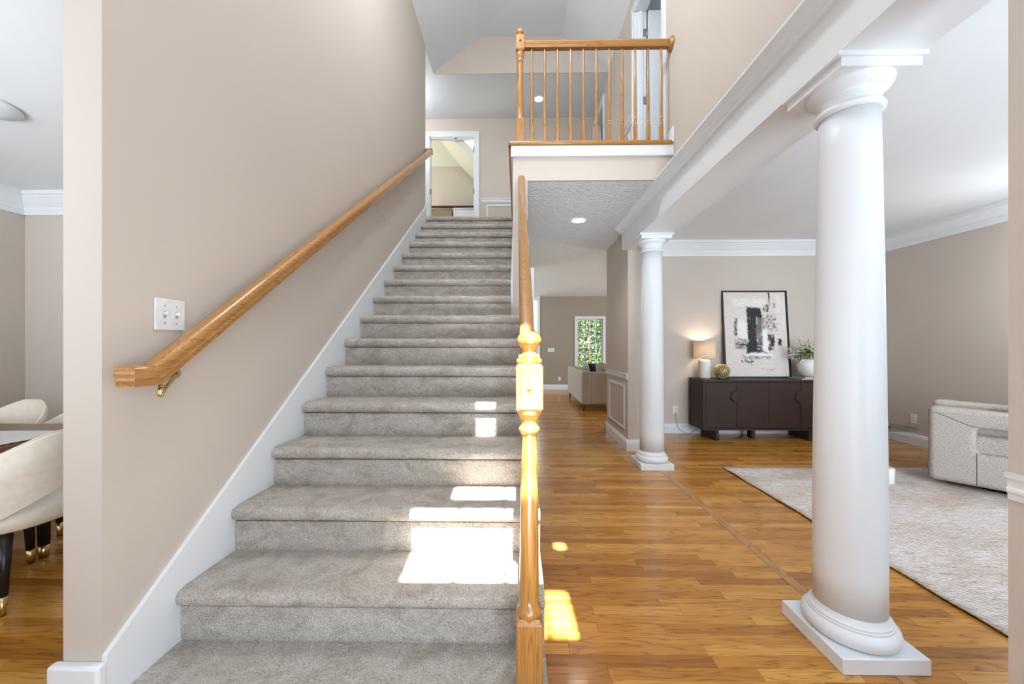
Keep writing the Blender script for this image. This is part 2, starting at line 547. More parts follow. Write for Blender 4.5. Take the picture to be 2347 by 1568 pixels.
# ------------------------------------------------------------------ mesh helpers
class MB:
    def __init__(self):
        self.v, self.f, self.s = [], [], []

    def face(self, idx, smooth=False):
        self.f.append(tuple(idx))
        self.s.append(smooth)

    def box(self, x0, x1, y0, y1, z0, z1):
        o = len(self.v)
        self.v += [(x0, y0, z0), (x1, y0, z0), (x1, y1, z0), (x0, y1, z0),
                   (x0, y0, z1), (x1, y0, z1), (x1, y1, z1), (x0, y1, z1)]
        for q in ((0, 3, 2, 1), (4, 5, 6, 7), (0, 1, 5, 4), (1, 2, 6, 5), (2, 3, 7, 6), (3, 0, 4, 7)):
            self.face([o + i for i in q])
        return self

    def rbox(self, x0, x1, y0, y1, z0, z1, r=0.004, seg=2, xf=None, smooth=True):
        b = bmesh.new()
        bmesh.ops.create_cube(b, size=1.0)
        sx, sy, sz = x1 - x0, y1 - y0, z1 - z0
        for v in b.verts:
            v.co = Vector((x0 + (v.co.x + .5) * sx, y0 + (v.co.y + .5) * sy, z0 + (v.co.z + .5) * sz))
        r = min(r, sx * .49, sy * .49, sz * .49)
        bmesh.ops.bevel(b, geom=list(b.edges), offset=r, segments=seg, profile=0.5, affect='EDGES')
        o = len(self.v)
        b.verts.index_update()
        b.normal_update()
        for v in b.verts:
            p = xf @ v.co if xf else v.co
            self.v.append(tuple(p))
        for f in b.faces:
            nn = f.normal
            self.face([o + v.index for v in f.verts], smooth and max(abs(nn.x), abs(nn.y), abs(nn.z)) < .9995)
        b.free()
        return self

    def extrude(self, prof, axis, a0, a1, caps=True, smooth=False, n=1):
        """prof: 2D polygon; axis 0 -> (y,z), 1 -> (x,z), 2 -> (x,y)"""
        def put(a, p):
            return [(a, p[0], p[1]), (p[0], a, p[1]), (p[0], p[1], a)][axis]
        o = len(self.v)
        k = len(prof)
        for i in range(n + 1):
            a = a0 + (a1 - a0) * i / n
            self.v += [put(a, p) for p in prof]
        for i in range(n):
            for j in range(k):
                q = (j + 1) % k
                self.face([o + i * k + j, o + i * k + q, o + (i + 1) * k + q, o + (i + 1) * k + j], smooth)
        if caps:
            self.face([o + j for j in range(k)][::-1])
            self.face([o + n * k + j for j in range(k)])
        return self

    def lathe(self, prof, n=32, c=(0, 0, 0), smooth=True, sharp=()):
        o = len(self.v)
        for r, z in prof:
            for i in range(n):
                a = 2 * math.pi * i / n
                self.v.append((c[0] + r * math.cos(a), c[1] + r * math.sin(a), c[2] + z))
        for j in range(len(prof) - 1):
            for i in range(n):
                q = (i + 1) % n
                self.face([o + j * n + i, o + j * n + q, o + (j + 1) * n + q, o + (j + 1) * n + i], smooth)
        self.face([o + i for i in range(n)][::-1])
        self.face([o + (len(prof) - 1) * n + i for i in range(n)])
        return self

    def tube(self, pts, r, n=8, smooth=True):
        o = len(self.v)
        pts = [Vector(p) for p in pts]
        rr = r if isinstance(r, (list, tuple)) else [r] * len(pts)
        for i, p in enumerate(pts):
            d = (pts[min(i + 1, len(pts) - 1)] - pts[max(i - 1, 0)]).normalized()
            up = Vector((0, 0, 1)) if abs(d.z) < 0.9 else Vector((0, 1, 0))
            a = d.cross(up).normalized()
            b = a.cross(d).normalized()
            for k in range(n):
                t = 2 * math.pi * k / n
                self.v.append(tuple(p + (a * math.cos(t) + b * math.sin(t)) * rr[i]))
        for i in range(len(pts) - 1):
            for k in range(n):
                q = (k + 1) % n
                self.face([o + i * n + k, o + i * n + q, o + (i + 1) * n + q, o + (i + 1) * n + k], smooth)
        self.face([o + k for k in range(n)][::-1])
        self.face([o + (len(pts) - 1) * n + k for k in range(n)])
        return self

    def loft(self, rings, close=True, caps=True, smooth=True):
        o = len(self.v)
        k = len(rings[0])
        for r in rings:
            self.v += [tuple(p) for p in r]
        for i in range(len(rings) - 1):
            for j in range(k if close else k - 1):
                q = (j + 1) % k
                self.face([o + i * k + j, o + i * k + q, o + (i + 1) * k + q, o + (i + 1) * k + j], smooth)
        if caps and close:
            self.face([o + j for j in range(k)][::-1], False)
            self.face([o + (len(rings) - 1) * k + j for j in range(k)], False)
        return self

    def mesh(self, name):
        me = bpy.data.meshes.new(name)
        me.from_pydata(self.v, [], self.f)
        b = bmesh.new()
        b.from_mesh(me)
        bmesh.ops.recalc_face_normals(b, faces=b.faces)
        b.to_mesh(me)
        b.free()
        if any(self.s):
            me.polygons.foreach_set('use_smooth', self.s)
        return me


def tag(o, label=None, cat=None, group=None, kind=None):
    if label:
        o['label'] = label
    if cat:
        o['category'] = cat
    if group:
        o['group'] = group
    if kind:
        o['kind'] = kind
    return o


def obj(name, mb, m, parent=None, label=None, cat=None, group=None, kind=None, loc=None, rot=None, auto=None):
    me = mb.mesh(name) if isinstance(mb, MB) else mb
    if isinstance(m, (list, tuple)):
        for x in m:
            me.materials.append(x)
    elif m and not me.materials:
        me.materials.append(m)
    o = bpy.data.objects.new(name, me)
    COL.objects.link(o)
    if parent:
        o.parent = parent
    if loc:
        o.location = loc
    if rot:
        o.rotation_euler = rot
    if auto:
        md = o.modifiers.new('sharp', 'EDGE_SPLIT')
        md.split_angle = math.radians(auto)
    return tag(o, label, cat, group, kind)


def empty(name, loc, label, cat, group=None, kind=None, rz=0):
    o = bpy.data.objects.new(name, None)
    o.empty_display_size = 0.1
    COL.objects.link(o)
    o.location = loc
    o.rotation_euler = (0, 0, rz)
    return tag(o, label, cat, group, kind)


def copy_tree(o, parent=None):
    c = o.copy()
    COL.objects.link(c)
    c.parent = parent
    for ch in list(o.children):
        copy_tree(ch, c)
    return c


def bx(*a):
    return MB().box(*a)


# ------------------------------------------------------------------ dimensions
XL = -1.271            # stair wall face
YF = -0.60             # front wall of the house
ZH = 2.743             # hall ceiling
ZL = 2.83              # living / dining ceiling
Z2 = 3.075             # upper floor
ZU = 5.42              # upper hall ceiling
XR = 1.367             # foyer / upper hall wall
YB = 5.54              # living room back wall
YFAM = 11.0            # family room back wall
YUP = 6.75             # upper hall back wall
RISE, RUN = 0.1912, 0.2666


def nose(k):
    return 1.337 + RUN * (k - 2), 0.006 + RISE * k


# ------------------------------------------------------------------ shell
def wallobj(name, mb, m, label, cat='wall'):
    return obj(name, mb, m, None, label, cat, None, 'structure')


w = bx(XL - 0.12, XL, 1.121, 5.134, 0, 5.48)
w.box(XL - 0.12, XL, YF, 1.121, 2.55, 5.48)
wallobj('wall_left', w, M['wall'], 'tall beige wall carrying the stair handrail')

# front wall with door, windows and holes cut for sun patches (behind the camera)
WX0, WX1, WZ0, WZ1 = -0.36, 0.36, 3.906, 4.89
w = MB()


def wall_with_holes(mb, x0, x1, y0, y1, z0, z1, holes):
    xs = sorted({x0, x1, *[h[0] for h in holes], *[h[1] for h in holes]})
    zs = sorted({z0, z1, *[h[2] for h in holes], *[h[3] for h in holes]})
    for a, b_ in zip(xs, xs[1:]):
        for c, d in zip(zs, zs[1:]):
            mx, mz = (a + b_) / 2, (c + d) / 2
            if any(h[0] < mx < h[1] and h[2] < mz < h[3] for h in holes):
                continue
            mb.box(a, b_, y0, y1, c, d)


wall_with_holes(w, -5.15, 5.35, YF - 0.12, YF, 0, 2.76,
                [(-0.95, 0.95, 0.0, 2.25), (1.85, 4.75, 0.6, 2.35), (-4.65, -1.95, 0.6, 2.35)])
wall_with_holes(w, -5.15, 5.35, YF - 0.02, YF, 2.76, 6.2,
                [(WX0, WX1, WZ0, 4.455), (-.20, .12, 4.625, WZ1), (-.11, -.026, 5.56, 5.88), (.375, .425, 5.15, 5.29)])  # tiny holes added to throw small sun spots; upper slot trimmed likewise
wallobj('wall_front', w, M['wall'], 'front wall with entry, windows and added sun-patch holes')

# upper foyer / upper hall wall with two doorways
w = MB()
D1 = (3.53, 4.33)
D2 = (5.93, 6.62)
for (a, b_, z0, z1) in ((YF, D1[0], ZH, 5.6), (D1[0], D1[1], 5.16, 5.6), (D1[1], D2[0], Z2, 5.6), (D2[0], D2[1], 5.18, 5.6), (D2[1], YUP, Z2, 5.6)):
    w.box(XR, XR + 0.12, a, b_, z0, z1)
wallobj('wall_right_upper', w, M['wall'], 'upper beige foyer wall above the white beam')

# stub walls on the column line
w = bx(1.36, 1.535, 4.593, YB + 0.14, 0, ZL)
wallobj('wall_hall', w, M['wall'], 'short beige hall wall with white panel moulding')
w = bx(1.36, 1.535, YF, 1.05, 0, 2.47)
wallobj('wall_entry', w, M['wall'], 'beige wall end beside the entry with chair rail')

w = bx(1.535, 5.35, YB, YB + 0.14, 0, ZL + 0.1)
wallobj('wall_living_back', w, M['wall'], 'beige living room wall behind the sideboard')
w = bx(5.195, 5.35, YF, YB, 0, ZL + 0.1)
wallobj('wall_living_right', w, M['wall'], 'beige living room wall behind the armchair')
w = bx(-5.15, -5.0, YF, 3.85, 0, ZL + 0.1)
wallobj('wall_dining_left', w, M['wall'], 'shaded dining room side wall beyond the chairs')
w = bx(-5.0, XL - 0.12, 3.71, 3.85, 0, ZL + 0.1)
wallobj('wall_dining_back', w, M['wall'], 'pale dining room wall behind the cream chairs')

# stair side wall (hall side), stepped under the open treads
prof = [(1.10, 0.0)]
for k in range(1, 9):
    y, z = nose(k)
    prof += [(y + 0.05, z - 0.075)]
    prof += [(nose(k + 1)[0] + 0.05, z - 0.075)]
prof += [(3.27, nose(8)[1] - 0.075), (3.27, 0.0)]
prof[0] = (nose(1)[0] + 0.05, 0.0)
w = MB().extrude(prof, 0, 0.03, 0.088)
wallobj('wall_stair_side', w, M['wall'], 'low beige wall closing the open side of the stairs')
w = bx(-0.04, 0.09, 3.27, 6.9, 0, ZH)
w.box(-0.04, 0.09, 3.29, 5.13, ZH, Z2 - 0.03)
wallobj('wall_hall_left', w, M['wall'], 'wall between upper stairs and hallway below landing')

# family room and kitchen beyond
w = MB()
wall_with_holes(w, 0.66, 6.15, YFAM, YFAM + 0.14, 0, ZH, [(1.77, 2.52, 0.55, 2.08)])
wallobj('wall_family_back', w, M['wall_deep'], 'taupe family room wall with the garden window')
w = bx(6.0, 6.15, YB + 0.14, 7.2, 0, ZH)
w.box(6.0, 6.15, 9.6, YFAM, 0, ZH)
w.box(6.0, 6.15, 7.2, 9.6, 0, 0.6)
w.box(6.0, 6.15, 7.2, 9.6, 2.4, ZH)
wallobj('wall_family_right', w, M['wall_deep'], 'taupe family room side wall hidden past the hall')
w = bx(-3.0, 0.66, 11.7, 11.84, 0, ZH)
wallobj('wall_kitchen_back', w, M['kitchen'], 'pale blue-green kitchen wall glimpsed beside the newel')
w = bx(-3.1, -3.0, 6.9, 11.84, 0, 0.8)
w.box(-3.1, -3.0, 6.9, 11.84, 2.4, ZH)
w.box(-3.1, -3.0, 6.9, 8.0, 0.8, 2.4)
w.box(-3.1, -3.0, 10.0, 11.84, 0.8, 2.4)
w.box(-3.0, 0.09, 6.9, 7.0, 0, ZH)
w.box(0.60, 0.66, YFAM, 11.84, 0, ZH)
wallobj('wall_kitchen_left', w, M['kitchen'], 'pale kitchen walls out of sight past the hallway')

# upper back wall with bedroom doorway
DBX0, DBX1, DBZ = -1.605, -0.765, 5.10
w = MB()
wall_with_holes(w, -2.6, XR + 0.12, YUP, YUP + 0.12, Z2, ZU + 0.05, [(DBX0, DBX1, Z2, DBZ)])
wallobj('wall_upper_back', w, M['wall'], 'beige upper hall wall around the bedroom doorway')
w = bx(-2.6, -2.5, 5.0, YUP, Z2, ZU)
w.box(-2.5, XL - 0.12, 5.0, 5.134, Z2, ZU)
wallobj('wall_upper_left', w, M['wall'], 'upper hall walls turning away past the stair head')

# bedroom past the doorway
w = bx(-3.2, 0.6, 7.95, 8.05, Z2, 5.4)
w.box(-3.3, -3.2, YUP + .12, 8.05, Z2, 6.4)
w.box(0.6, 0.7, YUP + .12, 8.05, Z2, 5.2)
wallobj('wall_bedroom', w, M['bedroom'], 'greenish beige bedroom walls seen through the upstairs doorway')
w = MB()
w.extrude([(YUP + 0.12, 6.21), (7.95, 5.13), (7.95, 5.25), (YUP + .12, 6.33)], 0, -3.3, 0.7)
w.extrude([(-1.21, 5.13), (0.7, 3.22), (0.7, 3.4), (-2.2, 6.3), (-2.2, 6.12)], 1, YUP + .12, 7.949)
wallobj('ceiling_bedroom', w, M['bedroom_ceil'], 'sloped pale ceiling inside the upstairs bedroom', 'ceiling')

# ceilings
w = bx(0.09, 1.36, 3.30, YB + .14, ZH, ZH + 0.05)
w.box(0.09, 6.15, YB + .14, YFAM, ZH, ZH + 0.05)
w.box(-3.1, 0.09, 6.9, 11.84, ZH, ZH + 0.05)
wallobj('ceiling_hall', w, M['ceil_tex'], 'textured hallway ceiling below the landing', 'ceiling')
w = bx(1.45, 5.35, YF, YB + .1, ZL, ZL + 0.08)
wallobj('ceiling_living', w, M['ceil'], 'white living room ceiling past the columns', 'ceiling')
w = bx(-5.15, XL - 0.10, YF, 3.85, ZL, ZL + 0.08)
wallobj('ceiling_dining', w, M['ceil'], 'white dining room ceiling beside the stair wall', 'ceiling')
GY = 5.65
w = MB().extrude([(XL - .12, 5.45), (XL, 5.45), (-0.53, 5.98), (0.69, 5.98), (XR, 5.44), (XR + .12, 5.44), (XR + .12, 6.2), (XL - .12, 6.2)], 1, YF - .12, GY)
wallobj('ceiling_foyer', w, M['ceil'], 'vaulted white foyer ceiling above the stairs', 'ceiling')
w = MB().extrude([(XL, ZU), (XR, ZU), (XR, 5.442), (0.69, 5.978), (-0.53, 5.978), (XL, 5.452)], 1, GY - 0.012, GY)
wallobj('wall_gable', w, M['wall'], 'beige trapezoid wall piece under the vaulted ceiling')
w = bx(-2.6, XR + .12, GY, YUP + .12, ZU, ZU + 0.05)
w.box(-2.6, XL - .12, 5.0, GY, ZU, ZU + .05)
wallobj('ceiling_upper_hall', w, M['ceil'], 'flat white ceiling over the upper hall', 'ceiling')
w = MB().extrude([(XL - .001, ZU), (XL - .001, 5.45), (XL - .13, 5.45), (XL - .13, ZU)], 1, 5.0, GY)
wallobj('trim_1', w, M['ceil'], 'narrow white ceiling edge at the stair wall corner', 'trim')

# side room behind the upper doorway
w = bx(XR + 1.6, XR + 1.7, 3.2, 4.8, Z2, 5.5)
w.box(XR + .12, XR + 1.7, 4.7, 4.8, Z2, 5.5)
w.box(XR + .12, XR + 1.7, 3.2, 3.3, Z2, 5.5)
w.box(XR + .12, XR + 1.7, 3.2, 4.8, 5.45, 5.5)
wallobj('wall_side_room', w, M['trim'], 'pale walls inside the side room off the landing')
w = bx(XR + .12, XR + 1.7, 3.2, 4.8, Z2 - .05, Z2)
w.box(XR + .12, XR + 1.2, 5.7, 6.75, Z2 - .05, Z2)
wallobj('floor_side_room', w, M['carpet'], 'carpet inside the side rooms off the landing', 'floor')
w = bx(XR + 1.1, XR + 1.2, 5.7, 6.75, Z2, 5.5)
w.box(XR + .12, XR + 1.2, 5.7, 5.75, Z2, 5.5)
w.box(XR + .12, XR + 1.2, 6.70, 6.75, Z2, 5.5)
w.box(XR + .12, XR + 1.2, 5.7, 6.75, 5.45, 5.5)
wallobj('wall_closet', w, M['trim'], 'pale closet walls past the far upper doorway')

# upper floor slab
w = bx(-0.035, XR, 3.30, YUP, ZH + .05, Z2 - .01)
w.box(-2.6, -0.035, 5.16, YUP, ZH + .05, Z2 - .01)
w.box(-3.3, 0.7, YUP, 9.42, ZH + .05, Z2 - .01)
wallobj('floor_upper', w, M['carpet'], 'carpeted upper hall floor above the hallway ceiling', 'floor')
# landing face
land = obj('landing_face', bx(-0.04, XR - 0.001, 3.27, 3.30, ZH, Z2 - .01), M['wall'], None,
           'pale drywall face of the landing under the oak balustrade', 'landing', None, 'structure')
obj('oak_nosing', MB().rbox(-0.078, XR - .02, 3.243, 3.31, 3.046, 3.083, .012, 3), M['rail_x'], land)
obj('oak_nosing', MB().rbox(-0.078, -0.030, 3.25, 5.10, 3.046, 3.083, .012, 3), M['rail_y'], land)
obj('apron_board', MB().rbox(-0.055, XR - .002, 3.256, 3.275, 2.965, 3.045, .003, 1), M['trim'], land)
obj('apron_bead', MB().rbox(-0.058, XR - .002, 3.250, 3.275, 2.948, 2.966, .006, 2), M['trim'], land)
obj('apron_board', MB().rbox(-0.056, -0.040, 3.26, 5.10, 2.965, 3.045, .003, 1), M['trim'], land)

# beam on the columns
w = bx(1.283, 1.61, YF, 4.592, 2.465, ZH)
w.box(1.36, 1.61, YF, 4.592, ZH, ZL + .05)
wallobj('beam', w, M['trim'], 'white boxed beam carried by the two columns', 'beam')
cr = [(1.283, 2.672), (1.262, 2.672), (1.258, 2.690), (1.245, 2.694), (1.240, 2.704), (1.222, 2.716), (1.210, 2.728), (1.196, 2.731), (1.196, 2.743), (1.367, 2.743), (1.367, 2.735), (1.283, 2.735)]
w = MB().extrude(cr, 1, YF, 4.62)
wallobj('trim_2', w, M['trim'], 'stepped crown moulding along the beam top', 'trim')

# crown mouldings: profile as (distance from wall, z)
CP = [(0, 2.612), (.018, 2.612), (.018, 2.655), (.024, 2.660), (.024, 2.690), (.034, 2.700), (.052, 2.722), (.078, 2.762), (.086, 2.772), (.086, 2.788), (.104, 2.793), (.104, ZL), (0, ZL)]
w = MB().extrude([(YB - d, z) for d, z in CP], 0, 1.535, 5.195)
w.extrude([(5.195 - d, z) for d, z in CP], 1, YF, YB)
w.extrude([(1.535 + d, z) for d, z in CP], 1, 4.593, YB)
wallobj('trim_3', w, M['trim'], 'white crown moulding around the living room ceiling', 'trim')
w = MB().extrude([(3.71 - d, z) for d, z in CP], 0, -5.0, XL - .12)
w.extrude([(-5.0 + d, z) for d, z in CP], 1, YF, 3.71)
wallobj('trim_4', w, M['trim'], 'white crown moulding around the dining room ceiling', 'trim')

# baseboards: (distance from wall, z)
BP = [(0, 0), (.020, 0), (.020, .100), (.015, .107), (.015, .120), (.008, .128), (.006, .140), (0, .140)]


def base_x(mb, y, x0, x1, sgn=-1):
    mb.extrude([(y + sgn * d, z) for d, z in BP], 0, x0, x1)


def base_y(mb, x, y0, y1, sgn=-1):
    mb.extrude([(x + sgn * d, z) for d, z in BP], 1, y0, y1)


b1 = MB()
base_y(b1, 1.36, 4.5935, YB + .16, -1)
base_x(b1, 4.593, 1.34, 1.555, -1)
base_y(b1, 1.535, 4.5935, YB, 1)
base_x(b1, YB + .14, 1.34, 6.0, 1)
wallobj('baseboard_hall', b1, M['trim'], 'white baseboard wrapping the short hall wall', 'baseboard')
b1 = MB()
base_x(b1, YB, 1.555, 5.195, -1)
base_y(b1, 5.195, YF, YB, -1)
wallobj('baseboard_living', b1, M['trim'], 'white baseboard along the living room walls', 'baseboard')
b1 = MB()
base_x(b1, YFAM, 0.72, 6.0, -1)
wallobj('baseboard_family', b1, M['trim'], 'white baseboard of the taupe family room wall', 'baseboard')
b1 = MB()
base_y(b1, 1.36, YF, 1.0495, -1)
base_x(b1, 1.05, 1.34, 1.555, 1)
base_y(b1, 1.535, YF, 1.0495, 1)
wallobj('baseboard_entry', b1, M['trim'], 'white baseboard around the entry wall end', 'baseboard')
b1 = MB()
base_x(b1, 3.71, -5.0, XL - .12, -1)
base_y(b1, -5.0, YF, 3.71, 1)
base_y(b1, XL - .12, 1.121, 3.71, -1)
wallobj('baseboard_dining', b1, M['trim'], 'white baseboard around the dining room', 'baseboard')
b1 = MB()
b1.extrude([(XR - d, z + Z2) for d, z in BP], 1, 3.27, D1[0] - .07)
b1.extrude([(XR - d, z + Z2) for d, z in BP], 1, D1[1] + .07, D2[0] - .07)
wallobj('baseboard_upper', b1, M['trim'], 'white baseboard on the landing by the door', 'baseboard')

# wall-end base of the stair wall
b1 = MB().rbox(XL - .142, XL + .017, 1.093, 1.125, 0, .330, .010, 3)
wallobj('baseboard_stair_end', b1, M['trim'], 'tall white base block wrapping the stair wall end', 'baseboard')

# chair rail and panel mouldings
RP = [(0, .872), (.010, .872), (.012, .888), (.020, .894), (.020, .902), (.013, .908), (.015, .925), (.027, .932), (.030, .946), (0, .946)]


def picture_frame(mb, plane, a0, a1, z0, z1, off, sgn, wdt=.032, dep=.014):
    """panel moulding on a wall x=off (plane 'x') or y=off (plane 'y')"""
    def put(c0, c1, e0, e1, dd):
        p0, p1 = sorted((off, off + sgn * dd))
        if plane == 'x':
            mb.box(p0, p1, c0, c1, e0, e1)
        else:
            mb.box(c0, c1, p0, p1, e0, e1)
    t = wdt * .3
    for k, (q0, q1, dd) in enumerate(((0, t, dep * .6), (t, wdt - t, dep), (wdt - t, wdt, dep * .6))):
        put(a0 + q0, a1 - q0, z1 - q1, z1 - q0, dd)
        put(a0 + q0, a1 - q0, z0 + q0, z0 + q1, dd)
        put(a0 + q0, a0 + q1, z0 + q1, z1 - q1, dd)
        put(a1 - q1, a1 - q0, z0 + q1, z1 - q1, dd)


m_ = MB().extrude([(1.36 - d, z) for d, z in RP], 1, 4.60, YB + .155)
wallobj('trim_5', m_, M['trim'], 'white chair rail on the short hall wall', 'trim')
m_ = MB()
picture_frame(m_, 'x', 4.715, 5.50, .235, .800, 1.36, -1)
wallobj('trim_6', m_, M['trim'], 'white panel moulding frame on the hall wall', 'trim')
m_ = MB().extrude([(1.36 - d * .55, z) for d, z in RP], 1, YF, 1.047)
wallobj('trim_7', m_, M['trim'], 'white chair rail end on the entry wall', 'trim')
m_ = MB()
m_.extrude([(YUP - d, z + Z2 - .06) for d, z in RP], 0, -0.66, XR)
wallobj('trim_8', m_, M['trim'], 'white chair rail right of the bedroom doorway', 'trim')
m_ = MB()
picture_frame(m_, 'y', -0.56, 1.2, Z2 + .2, Z2 + .775, YUP, -1)
wallobj('trim_9', m_, M['trim'], 'white panel moulding beside the bedroom doorway', 'trim')
m_ = MB().extrude([(XR - d, z + Z2) for d, z in RP], 1, D1[1] + .09, D2[0] - .09)
picture_frame(m_, 'x', D1[1] + .2, D2[0] - .2, Z2 + .2, Z2 + .8, XR, -1)
wallobj('trim_10', m_, M['trim'], 'white chair rail and panel beyond the landing door', 'trim')

# ------------------------------------------------------------------ doors and windows
def casing_profile(mb, plane, a0, a1, z0, z1, off, sgn, wdt=.085):
    """two-step casing around an opening a0..a1 x z0..z1, butt-jointed under the head"""
    def put(c0, c1, e0, e1, dd):
        p0, p1 = sorted((off, off + sgn * dd))
        if plane == 'x':
            mb.box(p0, p1, c0, c1, e0, e1)
        else:
            mb.box(c0, c1, p0, p1, e0, e1)
    o_ = wdt * .38
    put(a0 - wdt, a0 - wdt + o_, z0, z1, .021)
    put(a0 - wdt + o_, a0, z0, z1, .013)
    put(a1, a1 + wdt - o_, z0, z1, .013)
    put(a1 + wdt - o_, a1 + wdt, z0, z1, .021)
    put(a0 - wdt + o_, a1 + wdt - o_, z1, z1 + wdt - o_, .0131)
    put(a0 - wdt, a1 + wdt, z1 + wdt - o_, z1 + wdt, .0211)
    put(a0 - wdt, a0 - wdt + o_, z1, z1 + wdt - o_, .0209)
    put(a1 + wdt - o_, a1 + wdt, z1, z1 + wdt - o_, .0209)


def hinge(parent, plane, x, y, z):
    h = MB().rbox(x - .004, x + .004, y - .016, y + .016, z - .045, z + .045, .002, 1) if plane == 'x' else MB().rbox(x - .010, x + .010, y - .004, y + .004, z - .045, z + .045, .002, 1)
    h.tube([(x, y - .016, z - .048), (x, y - .016, z + .048)], .006, 8)
    obj('hinge', h, M['hinge'], parent)


d = empty('door_1', (-1.18, YUP, Z2), 'white cased doorway to the upstairs bedroom at stair head', 'doorway', None, 'structure')
d.location = (0, 0, 0)
m_ = MB()
casing_profile(m_, 'y', DBX0, DBX1, Z2, DBZ, YUP, -1, .075)
obj('casing', m_, M['trim'], d)
m_ = bx(DBX0, DBX0 + .018, YUP, YUP + .12, Z2, DBZ)
m_.box(DBX1 - .018, DBX1, YUP, YUP + .12, Z2, DBZ)
m_.box(DBX0, DBX1, YUP, YUP + .12, DBZ - .018, DBZ)
m_.box(DBX0 + .018, DBX0 + .03, YUP + .03, YUP + .07, Z2, DBZ - .018)
m_.box(DBX1 - .03, DBX1 - .018, YUP + .03, YUP + .07, Z2, DBZ - .018)
m_.box(DBX0, DBX1, YUP + .03, YUP + .07, DBZ - .03, DBZ - .018)
obj('jamb', m_, M['trim'], d)
for z in (4.86, 4.10):
    hinge(d, 'y', DBX1 - .026, YUP + .02, z)
hinge(d, 'y', DBX0 + .026, YUP + .02, 4.10)
obj('latch', MB().rbox(-1.15, -1.10, YUP + .02, YUP + .035, DBZ - .032, DBZ - .024, .002, 1), M['hinge'], d)

d = empty('door_2', (0, 0, 0), 'white door standing open behind the balustrade rosette', 'door', None, 'structure')
m_ = MB()
casing_profile(m_, 'x', D1[0], D1[1], Z2, 5.16, XR, -1, .085)
obj('casing', m_, M['trim'], d)
m_ = bx(XR, XR + .12, D1[0], D1[0] + .018, Z2, 5.16)
m_.box(XR, XR + .12, D1[1] - .018, D1[1], Z2, 5.16)
m_.box(XR, XR + .12, D1[0], D1[1], 5.142, 5.16)
m_.box(XR + .04, XR + .08, D1[1] - .03, D1[1] - .018, Z2, 5.142)
obj('jamb', m_, M['trim'], d)
leaf = obj('door_leaf', MB().rbox(XR + .135, XR + .90, D1[1] - .055, D1[1] - .020, Z2 + .01, 5.13, .003, 1), M['trim'], d)
for z in (4.90, 4.12, 3.35):
    m_ = MB().rbox(XR + .085, XR + .118, D1[1] - .024, D1[1] - .017, z - .045, z + .045, .002, 1)
    m_.tube([(XR + .126, D1[1] - .026, z - .05), (XR + .126, D1[1] - .026, z + .05)], .007, 8)
    obj('hinge', m_, M['steel'], d)

d = empty('door_3', (0, 0, 0), 'white cased doorway at the far end of upper hall', 'doorway', None, 'structure')
m_ = MB()
casing_profile(m_, 'x', D2[0], D2[1], Z2, 5.18, XR, -1, .07)
obj('casing', m_, M['trim'], d)
m_ = bx(XR, XR + .12, D2[0], D2[0] + .018, Z2, 5.18)
m_.box(XR, XR + .12, D2[1] - .018, D2[1], Z2, 5.18)
m_.box(XR, XR + .12, D2[0], D2[1], 5.162, 5.18)
obj('jamb', m_, M['trim'], d)

# cased opening to the kitchen, seen past the newel
d = empty('door_4', (0, 0, 0), 'white cased opening to kitchen just past the newel ball', 'doorway', None, 'structure')
obj('casing', MB().rbox(.585, .672, YFAM - .02, YFAM + .14, 0, ZH, .004, 1), M['trim'], d)
obj('head_casing', MB().rbox(.10, .60, YFAM - .02, YFAM + .14, 2.62, ZH, .004, 1), M['trim'], d)
obj('corner_post', MB().rbox(.10, .185, 4.12, 4.22, 0, 2.155, .004, 1), M['trim'], d)


def window(name, label, x0, x1, y, z0, z1, cols, rows, glass=True, casing=True, inward=-1, cw=.075):
    w_ = empty(name, (0, 0, 0), label, 'window', None, 'structure')
    if casing:
        m_ = MB()
        yy = sorted((y, y + inward * .022))
        m_.box(x0 - cw, x0, *yy, z0 - cw, z1 + cw)
        m_.box(x1, x1 + cw, *yy, z0 - cw, z1 + cw)
        m_.box(x0, x1, *yy, z1, z1 + cw)
        m_.box(x0 - .02, x1 + .02, *sorted((y, y + inward * .05)), z0 - .03, z0)
        obj('window_casing', m_, M['trim'], w_)
    fr = .035
    zm = (z0 + z1) / 2
    k = -inward
    for i, (a, b_, dy) in enumerate(((zm - .02, z1, .07), (z0, zm + .02, .035))):
        ya, yb = sorted((y + k * dy, y + k * (dy + .032)))
        m_ = bx(x0, x0 + fr, ya, yb, a, b_)
        m_.box(x1 - fr, x1, ya, yb, a, b_)
        m_.box(x0 + fr, x1 - fr, ya, yb, a, a + fr)
        m_.box(x0 + fr, x1 - fr, ya, yb, b_ - fr, b_)
        s_ = obj('sash', m_, M['trim'], w_)
        ix0, ix1, iz0, iz1 = x0 + fr, x1 - fr, a + fr, b_ - fr
        ym = (ya + yb) / 2
        for c_ in range(1, cols):
            xx = ix0 + (ix1 - ix0) * c_ / cols
            obj('muntin', bx(xx - .009, xx + .009, ym - .009, ym + .009, iz0, iz1), M['trim'], s_)
        for r_ in range(1, rows):
            zz = iz0 + (iz1 - iz0) * r_ / rows
            obj('muntin', bx(ix0, ix1, ym - .008, ym + .008, zz - .009, zz + .009), M['trim'], s_)
        if glass:
            for c_ in range(cols):
                for r_ in range(rows):
                    xa = ix0 + (ix1 - ix0) * c_ / cols
                    xb = ix0 + (ix1 - ix0) * (c_ + 1) / cols
                    za = iz0 + (iz1 - iz0) * r_ / rows
                    zb = iz0 + (iz1 - iz0) * (r_ + 1) / rows
                    obj('pane', bx(xa, xb, ym - .002, ym + .002, za, zb), M['glass'], s_)
    return w_


window('window_1', 'white grid window onto green trees behind the sofa', 1.77, 2.52, YFAM, .55, 2.08, 4, 3)

